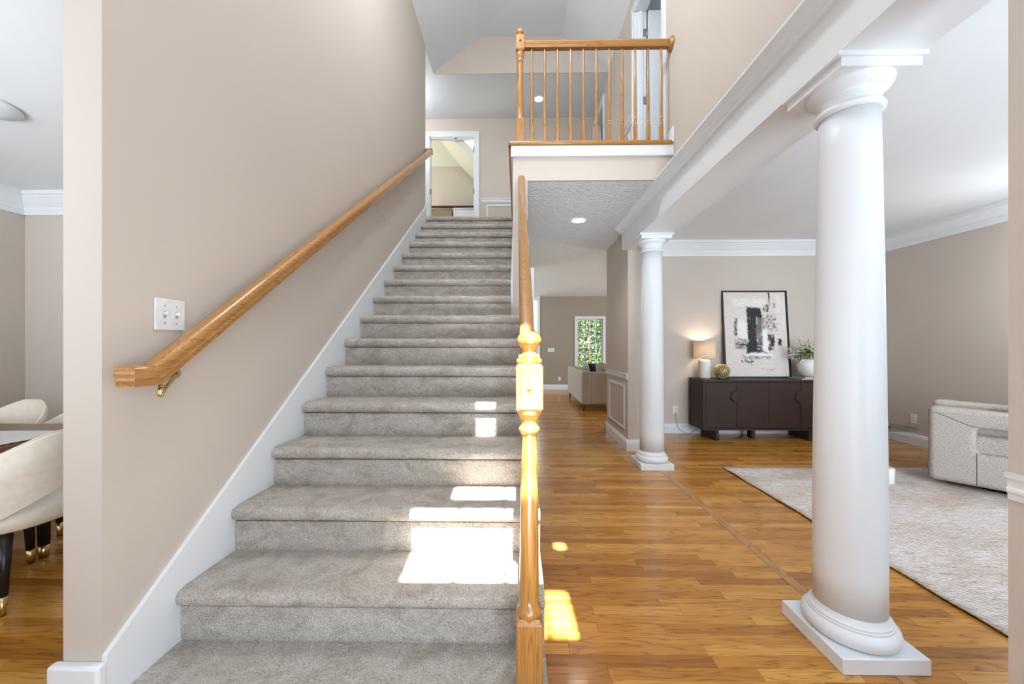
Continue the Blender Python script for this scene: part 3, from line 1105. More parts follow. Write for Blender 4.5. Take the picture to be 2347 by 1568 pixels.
# tall foyer window over the entry, behind the camera
w_ = empty('window_2', (0, 0, 0), 'tall divided window above the entry behind the viewer', 'window', None, 'structure')
yy = (YF - .014, YF - .008)
for x in (-.16, .04, .24):
    obj('muntin', bx(x - .013, x + .013, *yy, WZ0, 4.455 if x > .1 or x < -.1 else WZ1), M['trim'], w_)
for z in (4.006, 4.313):
    obj('muntin', bx(WX0, WX1, *yy, z - .010, z + .010), M['trim'], w_)

for nm, lab, x0, x1 in (('window_3', 'wide living room window on the front wall behind the viewer', 1.85, 4.75), ('window_4', 'wide dining room window on the front wall behind the viewer', -4.65, -1.95)):
    w_ = empty(nm, (0, 0, 0), lab, 'window', None, 'structure')
    m_ = bx(x0, x0 + .06, YF - .10, YF - .05, .6, 2.35)
    m_.box(x1 - .06, x1, YF - .10, YF - .05, .6, 2.35)
    m_.box(x0 + .06, x1 - .06, YF - .10, YF - .05, .6, .66)
    m_.box(x0 + .06, x1 - .06, YF - .10, YF - .05, 2.29, 2.35)
    m_.box((x0 + x1) / 2 - .05, (x0 + x1) / 2 + .05, YF - .10, YF - .05, .66, 2.29)
    obj('sash', m_, M['trim'], w_)
    for q in range(1, 8):
        x = x0 + (x1 - x0) * q / 8
        obj('muntin', bx(x - .01, x + .01, YF - .085, YF - .065, .66, 2.29), M['trim'], w_)
    for q in range(1, 4):
        z = .66 + 1.63 * q / 4
        obj('muntin', bx(x0 + .06, x1 - .06, YF - .083, YF - .067, z - .01, z + .01), M['trim'], w_)

# unseen slab added to keep the sun off the lower windows
obj('unseen_sun_shield', bx(-6.0, 6.2, -2.9, YF - .121, 2.62, 2.74), M['trim'], None, 'added unseen slab shading the lower front windows', 'sun shield', None, 'structure')

# ------------------------------------------------------------------ floor
floor = obj('floor', bx(-5.15, 6.15, YF - .3, 11.84, -.06, -.013), M['subfloor'], None,
            'golden oak strip floor through hall and living room', 'floor', None, 'structure')
PW = 0.0585
mesh_cache = {}


def board_mb(mb, x0, x1, y0, y1, z=0.0):
    g, c_ = .0003, .0006
    x0 += g; x1 -= g; y0 += g; y1 -= g
    o_ = len(mb.v)
    mb.v += [(x0, y0, z - .013), (x1, y0, z - .013), (x1, y1, z - .013), (x0, y1, z - .013),
             (x0, y0, z - c_), (x1, y0, z - c_), (x1, y1, z - c_), (x0, y1, z - c_),
             (x0 + c_, y0 + c_, z), (x1 - c_, y0 + c_, z), (x1 - c_, y1 - c_, z), (x0 + c_, y1 - c_, z)]
    for q in ((0, 1, 5, 4), (1, 2, 6, 5), (2, 3, 7, 6), (3, 0, 4, 7), (4, 5, 9, 8), (5, 6, 10, 9), (6, 7, 11, 10), (7, 4, 8, 11), (8, 9, 10, 11)):
        mb.face([o_ + i for i in q])


rest = MB()
boards = []


def lay(x0, x1, y0, y1, lmin=.28, lmax=1.15):
    y = y0
    while y < y1 - 1e-4:
        ye = min(y + PW, y1)
        x = x0
        first = True
        while x < x1 - 1e-4:
            l_ = random.uniform(lmin, lmax)
            if first:
                l_ *= random.uniform(.3, 1)
                first = False
            xe = x + l_
            if x1 - xe < .12:
                xe = x1
            boards.append((x, min(xe, x1), y, ye))
            x = xe
        y = ye


lay(0.09, 1.4765, YF, 5.70)              # foyer and hall
lay(1.5365, 5.195, YF, 4.58)             # living room
lay(1.555, 5.195, 4.58, YB)
lay(-5.0, -1.40, YF, 3.71)               # dining room
lay(-1.40, 0.09, YF, 1.10)               # entry
lay(0.09, 6.0, 5.70, YFAM)               # family room
lay(-3.0, 0.09, 7.0, 11.7)


def vis_score(b):
    x0, x1, y0, y1 = b
    xm, ym = (x0 + x1) / 2, (y0 + y1) / 2
    if ym < 1.25:
        return 0
    # on-screen horizontal clip
    dd = ym
    s0 = max(-1.375 * dd, x0)
    s1 = min(1.37 * dd, x1)
    if s1 - s0 < .05:
        return 0
    if x1 < -1.3:                         # dining: only the sliver past the stair wall
        s1 = min(s1, -1.21 * dd)
        if s1 - s0 < .03:
            return 0
    if 2.2 < xm and ym < 3.9:             # under the rug
        return 0
    return (s1 - s0) * (y1 - y0) / dd ** 3


boards.sort(key=vis_score, reverse=True)
for i, b_ in enumerate(boards):
    if i < 298 and vis_score(b_) > 0:
        l_, w2 = round(b_[1] - b_[0], 3), round(b_[3] - b_[2], 4)
        key = (l_, w2)
        if key not in mesh_cache:
            mm = MB()
            board_mb(mm, 0, b_[1] - b_[0], 0, b_[3] - b_[2])
            mesh_cache[key] = mm.mesh('plank')
            mesh_cache[key].materials.append(M['plank_o'])
        o = bpy.data.objects.new('plank', mesh_cache[key])
        COL.objects.link(o)
        o.parent = floor
        o.location = (b_[0], b_[2], 0)
    else:
        board_mb(rest, b_[0], b_[1], b_[2], b_[3])
obj('plank_field', rest, M['plank_i'], floor, 'remaining oak strips of the floor', None, None, 'stuff')
# threshold strip between hall and living room
ss = MB()
ys = [YF, .9, 2.35, 3.6, 4.593]
for a, b_ in zip(ys, ys[1:]):
    mm = MB()
    board_mb(mm, 0, .058, 0, b_ - a, 0.0006)
    obj('border_strip', mm, M['plank_y'], floor, loc=(1.4775, a, 0))

# ground outside
obj('ground', bx(-30, 30, 11.9, 40, -.4, -.3), M['outdoor'], None, 'lawn outside behind the house', 'lawn', None, 'structure')

# ------------------------------------------------------------------ staircase
stairs = empty('staircase', (-0.6, 1.1, 0), 'carpeted straight staircase rising along the beige wall', 'staircase')
stairs.location = (0, 0, 0)
rs = random.Random(3)


def step_mesh(k, xr):
    y, z = nose(k)
    zp = 0.0 if k == 1 else nose(k - 1)[1]
    yn = nose(k + 1)[0] + .060 if k < 16 else 5.20
    prof = [(y + .038, zp - .006), (y + .033, zp + .008), (y + .0325, zp + .05), (y + .032, zp + .10), (y + .034, z - .066), (y + .054, z - .062), (y + .050, z - .055), (y + .020, z - .054), (y + .006, z - .044), (y + .000, z - .028),
            (y + .001, z - .014), (y + .009, z - .004), (y + .024, z + .001), (y + .05, z + .0015), (y + .10, z), (y + .16, z), (y + .22, z - .001), (yn, z - .003),
            (yn, z - .06), (y + .07, z - .075), (y + .07, zp - .004)]
    x0 = XL + .011
    n = 40
    rings = []
    for i in range(n + 1):
        t = i / n
        x = x0 + (xr - x0) * t
        ed = min(x - x0, xr - x)
        pull = .012 * max(0, 1 - ed / .035) ** 2
        ring = []
        for j, (py, pz) in enumerate(prof):
            dy = pull if 6 < j < 13 else 0
            wob = (rs.random() - .5) * .003 if 6 < j < 17 else (rs.random() - .5) * .0015
            ring.append((x, py + dy + (wob if j < 12 else 0), pz - dy * .3 + (wob if 11 <= j < 17 else 0)))
        rings.append(ring)
    return MB().loft(rings)


for k in range(1, 17):
    xr = .100 if k < 9 else -.055
    obj('step', step_mesh(k, xr), M['carpet'], stairs, auto=50)


def skirt(y0, y1, over, x0, x1, endup):
    def line(y):
        return nose(2)[1] + (y - nose(2)[0]) * RISE / RUN
    p = [(y0, max(0, line(y0) - .5)), (y0, line(y0) + over), (y1 - .05, line(y1 - .05) + over), (y1 - .02, line(y1 - .05) + over + endup), (y1, line(y1 - .05) + over + endup), (y1, line(y1) - .5)]
    return MB().extrude(p, 0, x0, x1)


sk = skirt(1.121, 5.134, .112, XL, XL + .016, .055)
obj('skirt_board', sk, M['trim'], stairs)
obj('skirt_board', skirt(3.27, 5.13, .10, -.056, -.04, .0), M['trim'], stairs)

# newel, open-side handrail and balusters
def turned(prof, c, n=28):
    return MB().lathe(prof, n, c)


bal = empty('stair_balustrade', (0, 0, 0), 'oak newel post and handrail on the open side of the stairs', 'balustrade')
NX, NY, HW = .0385, 1.200, .0422


def sq_block(mb, cx, cy, hw, z0, z1, cham=.012):
    r = []
    for (h_, z) in ((hw - cham * .5, z0), (hw, z0 + cham * .8), (hw, z1 - cham * .8), (hw - cham * .5, z1)):
        ring = []
        for sx, sy in ((-1, -1), (1, -1), (1, 1), (-1, 1)):
            c_ = .004
            if sx * sy > 0:
                pts = ((sx * h_, sy * (h_ - c_)), (sx * (h_ - c_), sy * h_))
            else:
                pts = ((sx * (h_ - c_), sy * h_), (sx * h_, sy * (h_ - c_)))
            if (sx, sy) == (-1, -1):
                pts = ((-h_, -(h_ - c_)), (-(h_ - c_), -h_))
            elif (sx, sy) == (1, -1):
                pts = (((h_ - c_), -h_), (h_, -(h_ - c_)))
            elif (sx, sy) == (1, 1):
                pts = ((h_, (h_ - c_)), ((h_ - c_), h_))
            else:
                pts = ((-(h_ - c_), h_), (-h_, (h_ - c_)))
            ring += [(cx + a, cy + b_, z) for a, b_ in pts]
        r.append(ring)
    return mb.loft(r, smooth=False)


nw = MB()
sq_block(nw, NX, NY, HW, .0, .435, .020)
sq_block(nw, NX, NY, HW, 1.088, 1.236, .010)
nprof = [(.036, .425), (.036, .432), (.040, .440), (.041, .450), (.037, .460), (.031, .468), (.0315, .50), (.0312, .58), (.0300, .70), (.0280, .82), (.0255, .92), (.0240, .98), (.0238, .996),
         (.0250, 1.000), (.0250, 1.012), (.0300, 1.016), (.0340, 1.024), (.0335, 1.032), (.0290, 1.038), (.0265, 1.046), (.0275, 1.056), (.0320, 1.066), (.0350, 1.072), (.0400, 1.078), (.0405, 1.086), (.036, 1.094), (.036, 1.10)]
nw.lathe(nprof, 32, (NX, NY, 0))
newel = obj('newel_post', nw, M['rail_z'], bal, auto=40)
cap = [(.036, 1.230), (.0405, 1.236), (.0415, 1.244), (.0395, 1.252), (.034, 1.255), (.036, 1.259), (.0345, 1.264), (.026, 1.268), (.0225, 1.274), (.0235, 1.282)]
for i in range(13):
    a = math.radians(-52 + 142 * i / 12)
    cap.append((.0395 * math.cos(a) if i < 12 else .0008, 1.312 + .0305 * math.sin(a)))
obj('ball_finial', turned(cap, (NX, NY, 0), 36), M['rail_z'], newel)
pg = MB()
pg.lathe([(.0085, 0), (.0085, .006), (.006, .010), (.001, .012)], 16)
po = obj('plug', pg, M['rail_z'], newel, loc=(NX, NY - HW, 1.162), rot=(math.radians(90), 0, 0))


def rail_prof(w_, h_):
    hw = w_ / 2
    return [(-hw * .72, -h_), (hw * .72, -h_), (hw * .74, -h_ * .80), (hw * .86, -h_ * .72), (hw * .80, -h_ * .60), (hw * 1.0, -h_ * .40), (hw * .98, -h_ * .22), (hw * .80, -h_ * .07), (hw * .45, 0), (0, h_ * .03),
            (-hw * .45, 0), (-hw * .80, -h_ * .07), (-hw * .98, -h_ * .22), (-hw * 1.0, -h_ * .40), (-hw * .80, -h_ * .60), (-hw * .86, -h_ * .72), (-hw * .74, -h_ * .80)]


def rail_sweep(path, x, w_=.062, h_=.062, slope_fix=True):
    """path of (y, z_top) points at constant x; vertical cross sections"""
    rings = []
    for i, (y, z) in enumerate(path):
        a = path[max(i - 1, 0)]
        b_ = path[min(i + 1, len(path) - 1)]
        sl = (b_[1] - a[1]) / (b_[0] - a[0])
        k = math.sqrt(1 + sl * sl)
        rings.append([(x + px, y, z + pz * k) for px, pz in rail_prof(w_, h_)])
    return MB().loft(rings)


SL = RISE / RUN
ztop0 = 1.236
path = [(NY + .03, ztop0), (1.5, ztop0 + (1.5 - NY - .03) * .735), (2.2, ztop0 + (2.2 - NY - .03) * .735), (3.05, ztop0 + (3.05 - NY - .03) * .735), (3.14, ztop0 + 1.352 + .055), (3.20, ztop0 + 1.352 + .115), (3.268, ztop0 + 1.352 + .20)]
hr = obj('handrail', rail_sweep(path, .0375, .058, .060), M['rail_y'], bal, auto=50)
pg2 = MB().lathe([(.007, 0), (.007, .004), (.001, .006)], 12)


def baluster_mesh(h_, sq=.031, sqh=.16):
    mb = MB()
    s = sq / 2
    sq_block(mb, 0, 0, s, 0, sqh, .006)
    p = [(.012, sqh - .004), (.0125, sqh + .004), (.0155, sqh + .012), (.0120, sqh + .020), (.0120, sqh + .026), (.0155, sqh + .034), (.0125, sqh + .042), (.0115, sqh + .052), (.0150, sqh + .060), (.0125, sqh + .068),
         (.0125, sqh + .085), (.0122, sqh + .2), (.0100, h_ * .75), (.0085, h_ - .005), (.0085, h_)]
    mb.lathe(p, 14)
    return mb.mesh('baluster')


for k in range(2, 9):
    for q in (0.05, 0.18):
        y = nose(k)[0] + q
        if y < NY + .2 or y > 3.2:
            continue
        z0 = nose(k)[1]
        zt = ztop0 + (y - NY - .03) * .735 - .070
        obj('baluster', baluster_mesh(zt - z0), M['rail_z'], bal, loc=(.0375, y, z0), auto=45)

# landing balustrade
lb = empty('landing_balustrade', (0, 0, 0), 'oak balustrade around the landing edge above the hallway', 'balustrade')
LX, LY = .026, 3.315
nw = MB()
sq_block(nw, LX, LY, .038, 3.083, 3.305, .012)
sq_block(nw, LX, LY, .038, 3.905, 4.040, .010)
nw.lathe([(.030, 3.298), (.033, 3.306), (.0285, 3.316), (.0285, 3.40), (.0275, 3.60), (.0245, 3.79), (.0245, 3.812), (.029, 3.818), (.030, 3.826), (.026, 3.834), (.026, 3.842), (.034, 3.862), (.0355, 3.885), (.030, 3.90), (.035, 3.906), (.034, 3.912)], 24, (LX, LY, 0))
nl = obj('newel_post', nw, M['rail_z'], lb, auto=40)
cp = [(.030, 4.036), (.034, 4.042), (.022, 4.050)]
for i in range(11):
    a = math.radians(-50 + 140 * i / 10)
    cp.append((.034 * math.cos(a) if i < 10 else .0006, 4.080 + .032 * math.sin(a)))
obj('ball_finial', turned(cp, (LX, LY, 0), 28), M['rail_z'], nl)
obj('plug', pg.mesh('plug'), M['rail_z'], nl, loc=(LX, LY - .038, 3.985), rot=(math.radians(90), 0, 0))
rp = rail_prof(.060, .066)
ring = [[(x, LY + px, 3.999 + pz) for px, pz in rp] for x in (LX + .036, .4, .8, XR - .02)]
obj('handrail', MB().loft(ring), M['rail_x'], lb, auto=50)
ro = MB().lathe([(.060, 0), (.064, .008), (.062, .014), (.052, .018), (.048, .026), (.040, .030)], 32)
obj('rosette', ro, M['rail_x'], lb, loc=(XR, LY, 3.965), rot=(0, math.radians(-90), 0))
bm_ = baluster_mesh(3.938 - 3.083)
bm_.materials.append(M['rail_z'])
for i in range(11):
    o = bpy.data.objects.new('baluster', bm_)
    COL.objects.link(o)
    o.parent = lb
    o.location = (.130 + .1145 * i, LY, 3.083)
    md = o.modifiers.new('sharp', 'EDGE_SPLIT')
    md.split_angle = math.radians(45)

# return of the balustrade along the stairwell, in line behind the newel
ring = [[(LX + px, y, 3.999 + pz) for px, pz in rp] for y in (LY + .036, 4.2, 5.06)]
obj('handrail', MB().loft(ring), M['rail_y'], lb, auto=50)
for i in range(14):
    o = bpy.data.objects.new('baluster', bm_)
    COL.objects.link(o)
    o.parent = lb
    o.location = (LX, LY + .125 + .1145 * i, 3.083)
    md = o.modifiers.new('sharp', 'EDGE_SPLIT')
    md.split_angle = math.radians(45)
nw = MB()
sq_block(nw, LX, 5.09, .030, 3.083, 4.02, .008)
obj('newel_post', nw, M['rail_z'], lb)

# wall handrail
wh = empty('wall_handrail', (0, 0, 0), 'polished oak handrail fixed along the stair wall', 'handrail')
HX = XL + .072


def sl_z(y):
    return 1.232 + (y - 1.190) * .7065


pth = [(1.190, 1.232), (2.2, sl_z(2.2)), (3.4, sl_z(3.4)), (4.4, sl_z(4.4)), (5.10, sl_z(5.10))]
rings = []
for i, (y, z) in enumerate(pth):
    k = math.sqrt(1 + .7065 ** 2) if i else 1.12
    rings.append([(HX + px, y - (pz * .35 if i == 0 else 0), z + pz * (k if i else 1.0)) for px, pz in rail_prof(.066, .066)])
obj('handrail', MB().loft(rings), M['rail_y'], wh, auto=50)
RPF = rail_prof(.066, .066)
rings = [[(HX + px, 1.190 - pz * .35, 1.232 + pz) for px, pz in RPF],
         [(HX + px, 1.152 - px, 1.232 + pz) for px, pz in RPF],
         [(HX - .036, 1.152 - px, 1.232 + pz) for px, pz in RPF]]
obj('level_end', MB().loft(rings), M['rail_y'], wh, auto=50)
m_ = MB().rbox(XL + .001, HX + .03, 5.095, 5.150, sl_z(5.1) - .055, sl_z(5.1) + .012, .006, 2)
obj('end_cap', m_, M['rail_y'], wh)
for y in (1.235, 2.95, 4.55):
    z = sl_z(y) - .082 if y > 1.24 else 1.150
    m_ = MB()
    ya, za = y + .125, z + .042 + (.04 if y > 1.24 else 0)
    m_.tube([(XL + .002, ya, za), (XL + .010, ya, za)], .018, 16)
    m_.tube([(XL + .008, ya, za), (XL + .030, ya - .03, za - .012), (HX - .010, y + .02, z - .010), (HX, y, z), (HX, y, z + .014)], .0065, 10)
    m_.lathe([(.0005, -.030), (.008, -.026), (.0105, -.016), (.009, -.004), (.006, .006)], 14, (HX, y, z))
    obj('bracket', m_, M['brass'], wh)

# ------------------------------------------------------------------ columns
def column(name, label, cx, cy):
    c = empty(name, (cx, cy, 0), label, 'column', 'white round columns', 'thing')
    obj('plinth', MB().rbox(-.1715, .1715, -.1715, .1715, 0, .0635, .003, 1), M['column'], c)
    pb = [(.150, .0635), (.160, .070), (.166, .084), (.167, .098), (.163, .112), (.152, .124), (.146, .128), (.146, .136), (.141, .138), (.141, .146), (.136, .150), (.129, .158), (.1255, .172)]
    obj('base_moulding', MB().lathe(pb, 64), M['column'], c, auto=40)
    ps = []
    for i in range(15):
        t = i / 14
        z = .170 + (2.292 - .170) * t
        ps.append((.1255 - .0215 * max(0, (t - .15) / .85) ** 1.35, z))
    obj('shaft', MB().lathe(ps, 64), M['column'], c)
    pc = [(.104, 2.288), (.112, 2.290), (.119, 2.297), (.121, 2.306), (.117, 2.315), (.109, 2.319), (.107, 2.326), (.107, 2.355), (.111, 2.358), (.113, 2.366), (.113, 2.371), (.119, 2.373), (.131, 2.382), (.142, 2.393), (.147, 2.404), (.147, 2.411)]
    obj('capital', MB().lathe(pc, 64), M['column'], c, auto=40)
    ab = MB().rbox(-.160, .160, -.150, .150, 2.409, 2.448, .002, 1)
    obj('abacus', ab, M['column'], c)
    obj('abacus_cap', MB().rbox(-.178, .178, -.160, .160, 2.447, 2.468, .005, 2), M['column'], c)
    return c


column('column', 'tall white column nearest the entry beside the rug', 1.4505, 1.650)
column('column', 'white column farther back beside the hall wall', 1.4505, 4.035)

# ------------------------------------------------------------------ switches, outlets, lights
def plate(name, label, cat, w_, h_, loc, rz, toggles=0, outlet=False, group=None):
    p = empty(name, loc, label, cat, group, None, rz)
    # local: x across, y out of wall toward -y, z up
    obj('plate', MB().rbox(-w_ / 2, w_ / 2, -.006, 0, -h_ / 2, h_ / 2, .003, 2), M['plastic'], p)
    for i in range(toggles):
        x = (i - (toggles - 1) / 2) * .046
        obj('slot', bx(x - .005, x + .005, -.0068, -.004, -.013, .013), M['slot_pale'], p)
        obj('toggle', MB().rbox(x - .0045, x + .0045, -.020, -.004, -.002, .010, .002, 2), M['plastic'], p)
        for s in (-1, 1):
            obj('screw', MB().lathe([(.003, 0), (.0025, .0012)], 10), M['steel'], p, loc=(x, -.006, s * .031), rot=(math.radians(90), 0, 0))
    if outlet:
        for s in (-1, 1):
            obj('receptacle', MB().rbox(-.017, .017, -.0085, -.005, s * .021 - .014, s * .021 + .014, .006, 3), M['plastic'], p)
            for dx in (-.007, .007):
                obj('slot', bx(dx - .001, dx + .001, -.0089, -.008, s * .021 - .002, s * .021 + .007), M['slot'], p)
            obj('slot', bx(-.002, .002, -.0089, -.008, s * .021 - .010, s * .021 - .006), M['slot'], p)
    return p


plate('light_switch', 'double toggle light switch plate above the stair handrail', 'light switch', .118, .114, (XL, 1.3415, 1.407), math.radians(90), 2)
plate('light_switch', 'four gang light switch on the taupe family room wall', 'light switch', .20, .115, (1.00, YFAM, 1.165), 0, 4)
plate('outlet', 'wall outlet between sofa and newel on taupe wall', 'outlet', .075, .118, (1.245, YFAM, .315), 0, 0, True, 'wall outlets')
plate('outlet', 'wall outlet with the lamp cord beside the sideboard', 'outlet', .075, .118, (2.335, YB, .345), 0, 0, True, 'wall outlets')
plate('outlet', 'wall outlet on the shaded wall beside the armchair', 'outlet', .075, .118, (5.195, 4.95, .335), math.radians(-90), 0, True, 'wall outlets')


def downlight(label, x, y, z, r=.075, lamp=6.0):
    d_ = empty('recessed_light', (x, y, z), label, 'ceiling light', 'recessed ceiling lights')
    obj('trim_ring', MB().lathe([(r + .022, 0), (r + .020, -.006), (r + .004, -.008), (r, -.004), (r, 0)], 32), M['trim'], d_)
    obj('lens', MB().lathe([(r * .98, -.001), (r * .90, -.004), (.002, -.0045)], 32), M['bulb'], d_)
    l = bpy.data.lights.new('downlight_lamp', 'SPOT')
    l.energy = lamp
    l.spot_size = math.radians(120)
    l.spot_blend = .8
    l.shadow_soft_size = .06
    l.color = (1, .93, .82)
    lo = bpy.data.objects.new('downlight_lamp', l)
    COL.objects.link(lo)
    lo.parent = d_
    lo.location = (0, 0, -.02)
    return d_


downlight('lit recessed light in the hallway ceiling under the landing', .709, 4.314, ZH, .078, 26)
downlight('lit recessed light in the upper hall ceiling', .361, 6.23, ZU, .07, 18)

# unseen lantern-shaped fill lamps, added to brighten the rooms
def lantern(name, label, x, y, zc, zceil, power, radius, r=.14):
    l_ = empty(name, (x, y, zc), label, 'fill light', None, None)
    obj('canopy', MB().lathe([(.06, 0), (.06, -.015), (.02, -.03)], 20, (0, 0, zceil - zc)), M['brass'], l_)
    obj('stem', MB().tube([(0, 0, r), (0, 0, zceil - zc - .01)], .006, 8), M['brass'], l_)
    obj('cap', MB().lathe([(.05, r - .01), (.045, r + .01), (.01, r + .03)], 20), M['brass'], l_)
    for i in range(4):
        a = i * math.pi / 2 + .4
        obj('bar', MB().tube([(.045 * math.cos(a), .045 * math.sin(a), r), (r * math.cos(a), r * math.sin(a), r * .5), (r * math.cos(a), r * math.sin(a), -r * .6), (.02 * math.cos(a), .02 * math.sin(a), -r)], .003, 6), M['brass'], l_)
    obj('bulb', MB().lathe([(.002, -.03), (.02, -.024), (.03, 0), (.022, .026), (.012, .05), (.012, r)], 16), M['bulb'], l_)
    b_ = bulb_light(name + '_light', (0, 0, -.01), radius, power)
    b_.parent = l_


lantern('foyer_fill_lantern', 'unseen brass fill lantern added high in the foyer', -.30, 2.25, 5.0, 5.98, 100, .16)
lantern('upper_hall_fill_lantern', 'unseen brass fill lantern added around the upper hall corner', -1.95, 5.95, 5.12, ZU, 22, .12, .10)
lantern('living_fill_lantern', 'unseen brass fill lantern added above the armchair', 4.72, 3.2, 1.95, ZL, 24, .20)

# dining ceiling fixture, its edge at the frame border
dl = empty('ceiling_fixture', (-3.385, 2.30, ZL), 'white round ceiling fixture over the dining table', 'ceiling light')
obj('canopy', MB().lathe([(.165, 0), (.170, -.012), (.160, -.024), (.145, -.026), (.138, -.034), (.08, -.040), (.02, -.05)], 40), M['trim'], dl)

# ------------------------------------------------------------------ sideboard group
SX0, SX1, SY0, SY1, SZ0, SZ1 = 2.520, 4.300, 5.085, 5.505, .145, .828
sb = empty('sideboard', (0, 0, 0), 'dark walnut sideboard with half-moon door pulls', 'sideboard')
m_ = MB().rbox(SX0, SX1, SY0 - .004, SY1, SZ1 - .030, SZ1, .006, 2)
obj('top', m_, M['walnut'], sb)
m_ = bx(SX0 + .002, SX0 + .030, SY0, SY1, SZ0, SZ1 - .030)
m_.box(SX1 - .030, SX1 - .002, SY0, SY1, SZ0, SZ1 - .030)
m_.box(SX0 + .030, SX1 - .030, SY0, SY1, SZ0, SZ0 + .026)
m_.box(SX0 + .030, SX1 - .030, SY0 + .024, SY1, SZ0 + .026, SZ1 - .030)
obj('body', m_, M['walnut_z'], sb)
dw = (SX1 - SX0 - .064) / 4
for i in range(4):
    a = SX0 + .032 + i * dw
    dr = obj('door', MB().rbox(a + .002, a + dw - .002, SY0 + .002, SY0 + .022, SZ0 + .030, SZ1 - .034, .002, 1), M['walnut_z'], sb)
    # half-moon pull on the meeting edge of each pair
    ex = a + dw - .003 if i % 2 == 0 else a + .003
    sg = -1 if i % 2 == 0 else 1
    zc = .600
    R = .082
    pts = [(ex + sg * R * math.sin(math.radians(t)), zc + R * math.cos(math.radians(t))) for t in range(0, 181, 10)]
    hm = MB().extrude(pts, 1, SY0 - (.016 if sg < 0 else .004), SY0 + .004)
    obj('pull', hm, M['walnut'], dr)


def slab_leg(x0, x1, y0, y1):
    r = (x1 - x0) / 2
    pts = []
    for t in range(0, 181, 15):
        pts.append((x0 + r - r * math.cos(math.radians(t)), y0 + r - r * math.sin(math.radians(t))))
    pts += [(x1, y1), (x0, y1)]
    return MB().extrude(pts, 2, 0, SZ0, smooth=False)


obj('leg', slab_leg(2.690, 2.752, SY0 + .01, SY1 - .03), M['walnut_z'], sb)
obj('leg', slab_leg(3.268, 3.335, SY0 + .16, SY0 + .26), M['walnut_z'], sb)
obj('leg', slab_leg(3.955, 4.018, SY0 + .01, SY1 - .03), M['walnut_z'], sb)

# table lamp
lx, ly = 2.690, 5.385
tl = empty('table_lamp', (lx, ly, SZ1), 'small lit table lamp with ribbed white base', 'lamp')
rings = []
for (r, z) in ((.070, 0), (.078, .004), (.080, .012), (.080, .225), (.076, .245), (.064, .262), (.045, .270)):
    rings.append([((r * (1 + .03 * math.cos(i * math.pi))) * math.cos(2 * math.pi * i / 56), (r * (1 + .03 * math.cos(i * math.pi))) * math.sin(2 * math.pi * i / 56), z) for i in range(56)])
obj('base', MB().loft(rings), M['ceramic'], tl)
obj('neck', MB().lathe([(.02, .268), (.012, .275), (.010, .30), (.018, .302), (.018, .34)], 16), M['brass'], tl)
sh = MB()
o_ = 0
rings = [[(r * math.cos(2 * math.pi * i / 48), r * math.sin(2 * math.pi * i / 48), z) for i in range(48)] for r, z in ((.146, .290), (.140, .532), (.138, .532), (.144, .290))]
sh.loft(rings, caps=False)
obj('lamp_shade', sh, M['shade'], tl)
obj('bulb', MB().lathe([(.004, .33), (.018, .345), (.028, .375), (.026, .40), (.012, .42), (.001, .424)], 16), M['bulb'], tl)
pl = bpy.data.lights.new('table_lamp_light', 'POINT')
pl.energy = 4.0
pl.color = (1.0, .76, .50)
pl.shadow_soft_size = .03
plo = bpy.data.objects.new('table_lamp_light', pl)
COL.objects.link(plo)
plo.parent = tl
plo.location = (0, 0, .455)

# gold ball of ridged facets
gb = MB()
R = .105
gb.lathe([(max(.001, R * .94 * math.sin(math.radians(t))), -R * .94 * math.cos(math.radians(t))) for t in range(0, 181, 12)], 24)
gobj = empty('ornament_ball', (2.868, 5.262, SZ1 + R * 1.012), 'woven gold decorative ball beside the table lamp', 'ornament')
obj('core', gb, plain('dark_gold', (0.16, 0.10, 0.04), 0.4, 0.3), gobj)
rb = MB()
rg = random.Random(5)
cnt = 230
for i in range(cnt):
    ph = math.acos(1 - 2 * (i + .5) / cnt)
    th_ = math.pi * (1 + 5 ** .5) * i
    nrm = Vector((math.sin(ph) * math.cos(th_), math.sin(ph) * math.sin(th_), math.cos(ph)))
    q = nrm.to_track_quat('Z', 'Y')
    patch = int((th_ % (2 * math.pi)) / 1.05) + int(ph / .8)
    ang = math.radians(45 if patch % 2 else -45) + rg.uniform(-.2, .2)
    xf = Matrix.Translation(nrm * R * .955) @ q.to_matrix().to_4x4() @ Matrix.Rotation(ang, 4, 'Z')
    rb.rbox(-.0150, .0150, -.0046, .0046, -.006, .0058, .002, 1, xf)
obj('ridges', rb, M['gold'], gobj, None, None, None, 'stuff')

# leaning picture
pw, ph_ = .945, 1.275
pic = empty('picture', (3.010, 5.418, SZ1 + .002), 'black framed abstract painting leaning on the wall', 'picture')
pic.rotation_euler = (math.radians(-4.6), 0, 0)
fr = MB()
for (a, b_, c_, d_) in ((0, pw, 0, .018), (0, pw, ph_ - .018, ph_), (0, .018, .018, ph_ - .018), (pw - .018, pw, .018, ph_ - .018)):
    fr.box(a, b_, 0, .035, c_, d_)
obj('frame', fr, M['black'], pic)
cv = bx(0, pw - .048, 0, .012, 0, ph_ - .048)
PM = painting_mat(pw - .048, ph_ - .048)
obj('canvas', cv, PM, pic, loc=(.024, .012, .024))
obj('backing', bx(.016, pw - .016, .022, .032, .016, ph_ - .016), M['ceramic'], pic)

